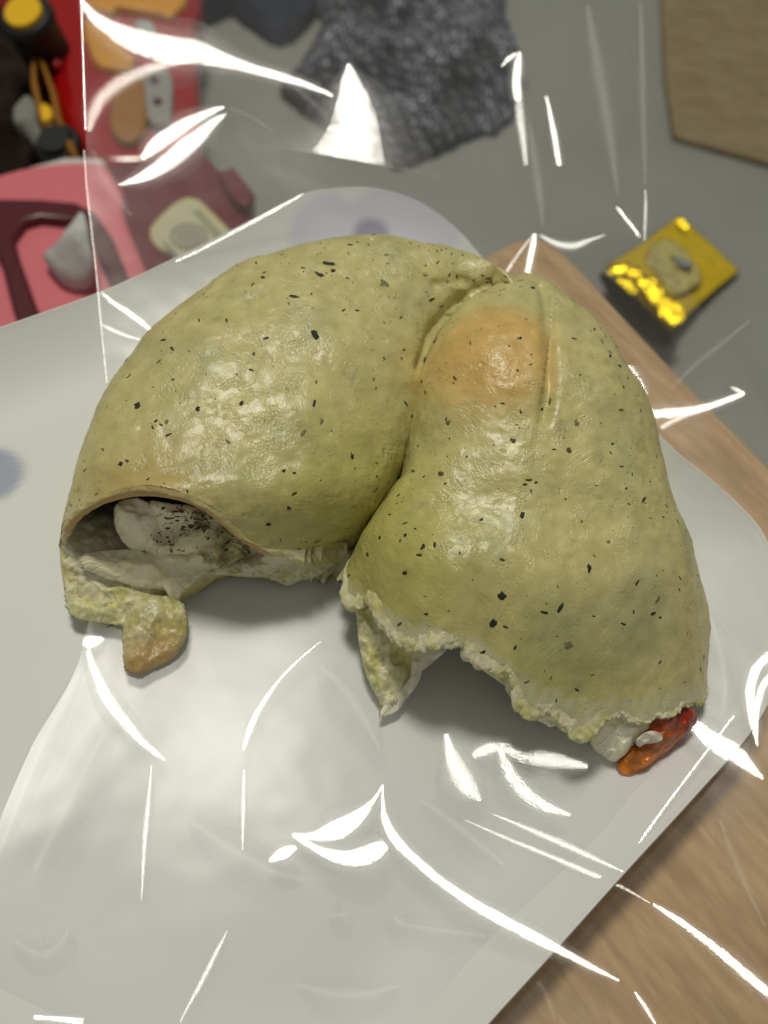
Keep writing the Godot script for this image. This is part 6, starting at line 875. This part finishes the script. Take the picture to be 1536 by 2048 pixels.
	fold(bag, 2, [63.3355, 17.4062, -61.0187, 62.0471, 16.6260, -59.5763, 60.2142, 15.5357, -57.5199, 58.4644, 14.5209, -55.5702, 57.0353, 13.7275, -54.0561, 55.6922, 13.0000, -52.6565, 54.3598, 12.2580, -51.1302, 52.8693, 11.3809, -49.1504, 51.3904, 10.4976, -47.0433, 50.3560, 9.8881, -45.5519], [-0.2928, 0.9249, 0.2426, -0.2890, 0.9269, 0.2393, -0.2836, 0.9298, 0.2347, -0.2784, 0.9325, 0.2302, -0.2741, 0.9346, 0.2267, -0.2701, 0.9365, 0.2235, -0.2661, 0.9385, 0.2199, -0.2617, 0.9408, 0.2153, -0.2572, 0.9432, 0.2103, -0.2541, 0.9448, 0.2067], [0.1991, 0.3170, 0.4791, 0.5967, 0.6407, 0.6405, 0.5960, 0.4777, 0.3156, 0.1980])
	fold(bag, 1, [-70.6695, 25.8608, -60.0238, -69.7927, 25.1230, -57.5883, -68.5210, 24.0902, -54.0825, -67.1261, 23.0329, -50.3806, -65.7051, 22.0533, -46.8520, -64.1631, 21.0564, -43.1299, -62.4860, 20.0000, -38.9843, -60.5258, 18.7927, -33.9378, -58.4343, 17.5790, -28.4907, -56.6434, 16.6185, -23.8634, -55.2743, 15.9427, -20.4126, -54.2013, 15.4464, -17.7557, -53.4813, 15.1270, -15.9801], [0.1134, 0.9606, 0.2536, 0.1116, 0.9623, 0.2479, 0.1090, 0.9647, 0.2397, 0.1061, 0.9672, 0.2309, 0.1029, 0.9695, 0.2225, 0.0995, 0.9719, 0.2135, 0.0957, 0.9744, 0.2034, 0.0912, 0.9774, 0.1908, 0.0864, 0.9804, 0.1771, 0.0822, 0.9828, 0.1652, 0.0789, 0.9846, 0.1562, 0.0762, 0.9859, 0.1492, 0.0745, 0.9867, 0.1445], [0.0958, 0.1101, 0.1293, 0.1421, 0.1424, 0.1365, 0.1305, 0.1272, 0.1237, 0.1183, 0.1089, 0.0977, 0.0898])
	fold(bag, 0, [-76.6073, 40.7440, -83.1493, -76.0305, 40.0240, -81.2267, -75.1976, 39.0062, -78.4614, -74.3216, 37.9705, -75.5893, -73.4617, 36.9930, -72.8231, -72.5589, 36.0000, -69.9510, -71.6526, 35.0295, -67.0766, -70.6565, 33.9907, -63.9192, -69.6567, 32.9799, -60.7609, -68.9549, 32.2894, -58.5502], [0.1269, 0.9401, 0.3165, 0.1259, 0.9416, 0.3123, 0.1246, 0.9438, 0.3062, 0.1231, 0.9460, 0.2998, 0.1216, 0.9482, 0.2935, 0.1199, 0.9504, 0.2870, 0.1183, 0.9526, 0.2804, 0.1165, 0.9549, 0.2731, 0.1146, 0.9572, 0.2657, 0.1133, 0.9588, 0.2605], [0.0857, 0.0852, 0.0846, 0.0851, 0.0880, 0.0919, 0.0937, 0.0913, 0.0869, 0.0835])

# ------------------------------------------------------------------ things on the floor behind
func make_floor_things() -> void:
	var pink := plain(lin(0.78, 0.19, 0.22), 0.35)
	var maroon := plain(lin(0.17, 0.022, 0.03), 0.35)
	var maroon_dark := plain(lin(0.10, 0.012, 0.02), 0.3)
	var red := plain(lin(0.38, 0.004, 0.006), 0.16, 0.6)
	var orange := plain(lin(0.80, 0.36, 0.04), 0.4)
	var ochre := plain(lin(0.36, 0.15, 0.015), 0.5)
	var yellow := plain(lin(0.95, 0.55, 0.01), 0.4)
	var black := plain(lin(0.006, 0.006, 0.006), 0.5)
	var white := plain(lin(0.55, 0.55, 0.52), 0.6)

	var t := thing("toy_case", "pink and maroon plastic toy case with a cream label", "toy case")
	part("side", slab(v2([-116.3, -168, -103.8, -174.8, -91.1, -188.3, -78.6, -177.5, -74.3, -179.8, -64.6, -170.2, -66, -163.3, -60.8, -156, -47.8, -135.1, -53.1, -104.6, -86.1, -95.7]), FLOOR, -0.085, 0.002), maroon, t)
	part("lid", slab(v2([-159.6, -126.4, -149.7, -141.7, -137.7, -153, -125.1, -159.7, -113.6, -162.7, -108.2, -157.7, -103.8, -153, -100.9, -144.9, -95.9, -135.9, -75.9, -104.5, -73.8, -82.2, -132.2, -59.6]), -0.1, -0.078, 0.003, 90), pink, t)
	part("lid_rim", slab(v2([-135, -154.2, -125.9, -161.6, -114.9, -164.7, -112, -162.4, -124.9, -158.5, -132.8, -152.6]), -0.1, -0.0788, 0.0005), plain(lin(0.7, 0.6, 0.55), 0.4), t)
	part("handle", slab(v2([-145.3, -132.6, -136.7, -135.1, -125.1, -138.2, -114.6, -140, -107.4, -137.6, -99.2, -129.1, -88.6, -113.4, -71.6, -90.8, -76, -85.8, -91, -106.7, -102.3, -121.9, -108, -129.8, -113.5, -131.9, -122.5, -130.6, -126.2, -127.7, -127.2, -121, -123, -113.8, -112.7, -98.6, -101.3, -82.7, -106.7, -77.6, -119.5, -96.7, -127.6, -110.5, -142.4, -125.1]), -0.079, -0.0745, 0.0015), maroon_dark, t)
	part("latch", slab(v2([-77.3, -170.5, -73.3, -174.9, -63.7, -165.3, -64.5, -158.9, -68.8, -160]), -0.1, -0.080, 0.001), maroon, t)
	var label := part("label", slab(v2([-92, -141.3, -92.4, -146.1, -88.8, -156, -85.5, -160.3, -82.2, -160.7, -78.3, -158.6, -65.9, -148.4, -54.7, -136.5, -65.2, -120.8, -82.2, -133, -89.2, -137.6]), -0.086, -0.0838, 0.0004, 80), plain(lin(0.62, 0.55, 0.26), 0.5), t)
	label.set_meta("label", "cream label with a ring emblem and yellow edge")
	part("label_face", slab(v2([-90.8, -141.2, -91.2, -145.4, -87.8, -154.4, -84.9, -158.3, -82, -158.7, -78.4, -156.7, -66.9, -147.3, -56.1, -135.7, -65.5, -122, -82, -134, -88.3, -137.9]), -0.0842, -0.0836, 0.0002, 80), plain(lin(0.60, 0.57, 0.38), 0.5), label)
	var torus := TorusMesh.new()
	torus.inner_radius = 0.0052
	torus.outer_radius = 0.0058
	part("ring_emblem", torus, plain(lin(0.12, 0.12, 0.10), 0.5), label).position = Vector3(-0.07977, -0.08360, -0.14353)
	var disc := CylinderMesh.new()
	disc.top_radius = 0.0045
	disc.bottom_radius = 0.0045
	disc.height = 0.0004
	part("emblem_disc", disc, plain(lin(0.38, 0.36, 0.27), 0.5), label).position = Vector3(-0.07973, -0.08350, -0.14344)
	part("printed_band", slab(v2([-82, -155, -79.5, -155.8, -69.7, -147.2, -71.2, -144.9]), -0.0838, -0.0833, 0.0001), plain(lin(0.36, 0.37, 0.22), 0.5), label)
	part("printed_band", slab(v2([-87.8, -139.7, -86.1, -139.3, -80.9, -135, -81.8, -133.5]), -0.0838, -0.0833, 0.0001), plain(lin(0.30, 0.28, 0.26), 0.5), label)

	var tissue := part("tissue", lump(v3([-105.7, -62, -124.5, -102.3, -62, -120.3, -99.8, -66, -114.8, -98.2, -70, -110, -102.3, -74.5, -107.6, -108.6, -74.5, -108.2, -115.5, -73.5, -114.5, -111.6, -70, -116.9, -108.7, -66, -121.5]), 0.006, 1.6, 0.0014, 70.0, 0.05, 0.010, solid(0.62, 0.61, 0.58, 0.05), 100, 20), painted(0.85))
	tag(tissue, "crumpled white tissue lying on the pink toy case", "tissue")

	t = thing("toy_truck", "shiny red toy truck with orange panels and yellow wheel hubs", "toy truck")
	part("body", slab(v2([-189.2, -257.8, -119.9, -282.2, -106.7, -248.6, -97.9, -222.2, -92.4, -203.3, -93, -186.1, -102.5, -175.6, -118.4, -170.7, -126.9, -175.6, -140, -192.3, -153.1, -215.5, -166.9, -228.4, -176.8, -240.1]), FLOOR + 0.006, -0.088, 0.006, 90), red, t)
	part("panel", slab(v2([-158.1, -262.4, -116.6, -277, -113.2, -259, -116.4, -248.7, -120.5, -249.7, -136.3, -248.6, -137, -244.7, -145.5, -244.8]), -0.1, -0.0845, 0.002), orange, t)
	part("panel", slab(v2([-145.4, -238.8, -137.8, -235.4, -121.9, -223.2, -121.6, -216.2, -132.1, -214.8, -136.5, -218.4, -143.6, -230.5]), -0.1, -0.0845, 0.002), orange, t)
	part("panel", slab(v2([-123.9, -201.7, -121.3, -209.4, -116.6, -216.5, -110.7, -201.9, -107.6, -186.6, -112.3, -180.5, -119.3, -186]), -0.1, -0.0845, 0.002, 50), ochre, t)
	part("trim", slab(v2([-155.4, -209.4, -151.8, -211.9, -141.5, -196.1, -135.8, -184.7, -126.8, -172.3, -123, -166.1, -135.2, -176.7, -141.9, -180.2, -151.5, -198.3]), -0.1, -0.083, 0.002), ochre, t)
	part("trim", slab(v2([-143.6, -186.9, -139.9, -186.2, -137.7, -181.8, -140.3, -179.4]), -0.09, -0.0815, 0.001, 30), yellow, t)
	var plate := part("window_panel", slab(v2([-115.5, -215.6, -107.7, -218.7, -102, -201.4, -101.2, -193.7, -107, -191.8, -112.2, -203.4]), -0.1, -0.0838, 0.001, 50), plain(lin(0.34, 0.33, 0.31), 0.5), t)
	disc = CylinderMesh.new()
	disc.top_radius = 0.0016
	disc.bottom_radius = 0.0016
	disc.height = 0.0008
	for at in [Vector3(-0.11146, -0.08340, -0.21176), Vector3(-0.10716, -0.08340, -0.20145)]:
		part("stud", disc, maroon_dark, plate).position = at
	part("window_panel", slab(v2([-127.3, -241.2, -122.4, -243.5, -118.9, -238.1, -122.1, -235.2]), -0.1, -0.0838, 0.001, 30), plain(lin(0.34, 0.42, 0.40), 0.5), t)
	var bump := SphereMesh.new()
	bump.radius = 0.0022
	bump.height = 0.0044
	part("glint_knob", bump, red, t).position = Vector3(-0.14771, -0.08680, -0.21285)  # small ball added for a glint on the body
	for w in [[Vector3(-0.15719, -0.07400, -0.21718), 0.0098, yellow], [Vector3(-0.13418, -0.08800, -0.17541), 0.0080, black]]:
		var tyre := TorusMesh.new()
		tyre.inner_radius = w[1] * 0.55
		tyre.outer_radius = w[1]
		var wheel := part("wheel", tyre, black, t)
		wheel.position = w[0]
		wheel.rotation = Vector3(0.25, 0, 0.15)
		wheel.scale = Vector3(1, 1.5, 1)
		var hub := CylinderMesh.new()
		hub.top_radius = w[1] * 0.66
		hub.bottom_radius = w[1] * 0.70
		hub.height = 0.005
		part("hub", hub, w[2], wheel).position.y = 0.0006
		var axle := CylinderMesh.new()
		axle.top_radius = w[1] * 0.9
		axle.bottom_radius = w[1] * 0.9
		axle.height = 0.012
		part("wheel_rim", axle, black, wheel).position.y = -0.0062

	var dim_heap := part("shadow_heap", lump(v3([-241.5, -119, -247.7, -210.8, -119, -285.2, -187.6, -119, -262.6, -167.4, -119, -240.6, -150, -119, -219.1, -137.7, -119, -202.9, -148.7, -119, -192.6, -162.8, -119, -179, -192.3, -119, -159.8]), 0.020, 2.4, 0.008, 40.0, 0.04, 0.001, solid(0.020, 0.010, 0.006, 0.3), 100, 26), painted(0.95))  # dark heap added where the floor lies in shadow
	tag(dim_heap, "nearly black heap standing for shadowed floor beside the red toy truck", "cloth")
	var scrap := part("paper_scrap", lump(v3([-157.1, -92, -193.2, -155, -92, -200.7, -149, -91, -194.5, -146.1, -92, -187.3, -140.3, -94, -178.5, -142.9, -95, -177.6, -150.4, -94, -184.5, -154.4, -93, -186]), 0.003, 2.0, 0.001, 120.0, 0.05, 0.004, solid(0.26, 0.26, 0.23, 0.1), 70, 14), painted(0.9))
	tag(scrap, "greyish white scrap lying on the nearly black heap", "paper")

	var denim := part("blue_cloth", lump(v3([-142.5, -119, -346.3, -86.3, -119, -382.8, -71.2, -119, -333.7, -75.8, -119, -303.5, -83.6, -119, -290, -98, -119, -296.1, -110.4, -119, -302.3, -119.8, -119, -288.7, -129.1, -119, -302.9]), 0.016, 2.6, 0.006, 60.0, 0.04, 0.001, solid(0.022, 0.032, 0.062, 0.2), 100, 26), painted(0.95))
	tag(denim, "dark navy blue cloth folded on the grey floor", "cloth")

	var print_mat := painted(0.9)
	print_mat.albedo_texture = dotted()
	print_mat.uv1_scale = Vector3(13, 13, 1)
	var scarf := part("patterned_cloth", lump(v3([-79.2, -119, -349.7, -42.8, -119, -378.4, -0.1, -119, -377.7, 6.3, -119, -345.7, 14.4, -119, -316.4, 21.6, -119, -292, 14, -119, -266.8, 1, -119, -255.7, -18.1, -119, -234.3, -28.3, -119, -234.9, -43.8, -119, -241.9, -57.3, -119, -248.1, -69.2, -119, -255.1, -77, -119, -261.9, -72.9, -119, -280.9, -67, -119, -303.1, -74.9, -119, -321.5]), 0.020, 3.0, 0.011, 30.0, 0.035, 0.001, func(p: Vector3, _r: float) -> Color:
		var k := smoothstep(-0.15, 0.2, blotch.get_noise_3dv(p * 26.0 + Vector3(4, 0, 0)))
		return Color(0.78, 0.79, 0.82).lerp(Color(0.40, 0.39, 0.39), k) * (0.85 + 1.1 * blotch.get_noise_3dv(p * 150.0)), 180, 60), print_mat)
	tag(scarf, "crumpled grey cloth with a navy and white speckled print", "cloth")

	var brown: StandardMaterial3D = M.wood.duplicate()
	brown.albedo_color = lin(0.50, 0.59, 0.62)
	var plank := part("brown_plank", slab(v2([69.3, -452.4, 80, -320.2, 85.6, -283.6, 163.7, -275.9, 223, -509.9]), FLOOR, -0.116, 0.002), brown)
	tag(plank, "brown wooden plank lying at the far side of the grey floor", "plank")

	# wrapper
	t = thing("wrapper", "small shiny yellow sweet wrapper on the grey floor", "wrapper")
	var foil := plain(lin(0.66, 0.47, 0.012), 0.35)
	foil.heightmap_enabled = true
	foil.heightmap_texture = noise_map(0.02, 4, 71, Color.BLACK, Color.WHITE, 256)
	foil.uv1_triplanar = true
	foil.uv1_scale = Vector3.ONE * 40.0
	foil.heightmap_scale = 0.05
	var shiny: StandardMaterial3D = foil.duplicate()
	shiny.metallic = 0.7
	shiny.roughness = 0.22
	shiny.heightmap_scale = 0.35
	part("sleeve", lump(v3([87.2, -117, -234.7, 89.5, -117, -237.9, 91.7, -117, -236.1, 102.2, -117, -226.8, 111.9, -117, -217.5, 114.1, -117, -215.3, 111.8, -116.5, -211.5, 102.2, -115, -197.5, 88.1, -110, -173.5, 86.1, -109, -169.5, 84, -109, -171.3, 74.1, -107, -177.7, 61.8, -107, -190, 59.7, -107, -191.9, 61.6, -107.5, -194.9, 73.9, -113, -213.8]), 0.0008, 8.0, 0.0006, 110.0, 0.004, 0.0010, solid(1, 1, 1, 0.05), 160, 24), foil, t)
	part("shade_strip", lump(v3([60.2, -109.5, -191.9, 67, -110, -188.1, 78.8, -110, -176.8, 87.2, -111, -170, 84.9, -115, -168.5, 73.2, -115, -179.1, 61.4, -115, -192.1]), 0.0004, 4.0, 0.0004, 200.0, 0.02, 0.003, solid(0.05, 0.042, 0.035, 0.2), 80, 10), painted(0.7), t)  # near-black strip painted for the shadow under the raised edge
	part("crumpled_end", lump(v3([60.2, -105, -189.9, 67, -105, -193.3, 74.9, -106, -189.1, 82.7, -107, -188.5, 89, -107, -179.4, 88.2, -107, -172.1, 82.2, -106, -172, 71.5, -105, -179.5]), 0.003, 2.0, 0.003, 260.0, 0.05, 0.002, solid(1, 1, 1, 0.05), 120, 30), shiny, t)
	var bright: StandardMaterial3D = shiny.duplicate()  # for strips added so the foil sparkles under the lamp
	bright.metallic = 0.9
	bright.roughness = 0.25
	bright.heightmap_scale = 0.08
	M.fold.append(bright)
	fold(t, 5, [60.4177, -102.0723, -184.7709, 61.6069, -101.6207, -185.3157, 63.3161, -100.9894, -186.0282, 65.1100, -100.4795, -186.3103, 66.8782, -100.1793, -185.9809, 68.7276, -100.0000, -185.2236, 70.5507, -99.9805, -183.9942, 72.4970, -100.2207, -181.8804, 74.4104, -100.6107, -179.2979, 75.7397, -100.8908, -177.4438], [-0.2057, 0.9263, 0.3157, -0.2079, 0.9255, 0.3166, -0.2110, 0.9244, 0.3176, -0.2143, 0.9235, 0.3180, -0.2176, 0.9230, 0.3175, -0.2209, 0.9225, 0.3164, -0.2243, 0.9224, 0.3145, -0.2278, 0.9226, 0.3114, -0.2313, 0.9230, 0.3075, -0.2337, 0.9233, 0.3047], [0.5349, 0.6932, 0.9106, 1.0681, 1.1196, 1.1114, 1.0636, 0.9564, 0.8102, 0.7043])
	fold(t, 5, [74.2440, -99.4469, -182.8591, 74.9243, -99.5764, -181.9719, 75.8851, -99.7654, -180.6898, 76.7844, -100.0000, -179.3042, 77.5642, -100.3290, -177.7120, 78.2827, -100.7020, -176.0169, 78.7778, -100.9649, -174.8204], [-0.2310, 0.9213, 0.3128, -0.2323, 0.9214, 0.3115, -0.2340, 0.9216, 0.3096, -0.2357, 0.9219, 0.3075, -0.2371, 0.9223, 0.3051, -0.2384, 0.9228, 0.3025, -0.2393, 0.9232, 0.3007], [0.7071, 1.1513, 1.7508, 2.1139, 2.0067, 1.6656, 1.4039])
	fold(t, 5, [79.3260, -99.4797, -175.2966, 80.1787, -99.6114, -174.2106, 81.3877, -99.7978, -172.6536, 82.5609, -100.0000, -171.0557, 83.6679, -100.2390, -169.3760, 84.7393, -100.4931, -167.6560, 85.4831, -100.6695, -166.4485], [-0.2408, 0.9223, 0.3023, -0.2424, 0.9224, 0.3007, -0.2446, 0.9226, 0.2983, -0.2467, 0.9228, 0.2959, -0.2488, 0.9231, 0.2933, -0.2507, 0.9234, 0.2907, -0.2521, 0.9236, 0.2888], [0.8749, 1.3788, 2.0551, 2.4387, 2.2413, 1.7552, 1.3870])
	fold(t, 5, [63.7874, -100.2001, -180.6035, 64.7154, -100.1380, -180.1516, 66.0288, -100.0521, -179.4956, 67.2743, -100.0000, -178.7741, 68.3877, -100.0184, -177.9235, 69.4337, -100.0707, -177.0085, 70.1577, -100.1094, -176.3613], [-0.2126, 0.9262, 0.3115, -0.2143, 0.9260, 0.3108, -0.2168, 0.9258, 0.3098, -0.2190, 0.9256, 0.3087, -0.2211, 0.9255, 0.3074, -0.2230, 0.9255, 0.3061, -0.2243, 0.9255, 0.3051], [0.5296, 0.7645, 1.0769, 1.2322, 1.0746, 0.7611, 0.5265])
	fold(t, 5, [84.7091, -99.4809, -174.9221, 85.2851, -99.6186, -174.0181, 86.0935, -99.8121, -172.7383, 86.8159, -100.0000, -171.5372, 87.3700, -100.1810, -170.4928, 87.8398, -100.3581, -169.5269, 88.1596, -100.4809, -168.8589], [-0.2502, 0.9203, 0.3007, -0.2512, 0.9205, 0.2993, -0.2527, 0.9207, 0.2974, -0.2541, 0.9209, 0.2955, -0.2551, 0.9212, 0.2939, -0.2559, 0.9214, 0.2925, -0.2565, 0.9216, 0.2914], [0.3498, 0.4660, 0.6205, 0.6972, 0.6191, 0.4639, 0.3477])
	fold(t, 5, [87.0481, -112.6877, -230.2314, 87.6674, -112.6261, -229.9652, 88.5472, -112.5431, -229.5719, 89.3995, -112.5000, -229.0914, 90.1986, -112.5376, -228.4370, 90.9703, -112.6148, -227.6958, 91.5069, -112.6721, -227.1680], [-0.2417, 0.9031, 0.3548, -0.2428, 0.9030, 0.3545, -0.2443, 0.9028, 0.3539, -0.2457, 0.9027, 0.3532, -0.2471, 0.9027, 0.3523, -0.2484, 0.9027, 0.3513, -0.2493, 0.9028, 0.3506], [0.3870, 0.5803, 0.8376, 0.9658, 0.8365, 0.5787, 0.3856])
	part("printed_patch", lump(v3([75.5, -110, -203, 81.5, -113.5, -219.2, 89.4, -113.5, -218.3, 95.6, -112.5, -208.6, 96.9, -111, -198.7, 87, -108.5, -187.4, 79.4, -109.5, -197.4]), 0.0005, 8.0, 0.0004, 110.0, 0.10, 0.0002, solid(0.52, 0.46, 0.17, 0.6), 100, 14), painted(0.6), t)
	part("printed_mark", lump(v3([85.3, -110.5, -208.4, 89.1, -110.5, -208, 93.2, -110, -205.6, 92.4, -109.5, -202.3, 88.2, -109.5, -203.1, 86.1, -110.5, -206.6]), 0.0012, 6.0, 0.0006, 200.0, 0.10, 0.0003, solid(0.28, 0.28, 0.26, 0.4), 60, 10), painted(0.6), t)
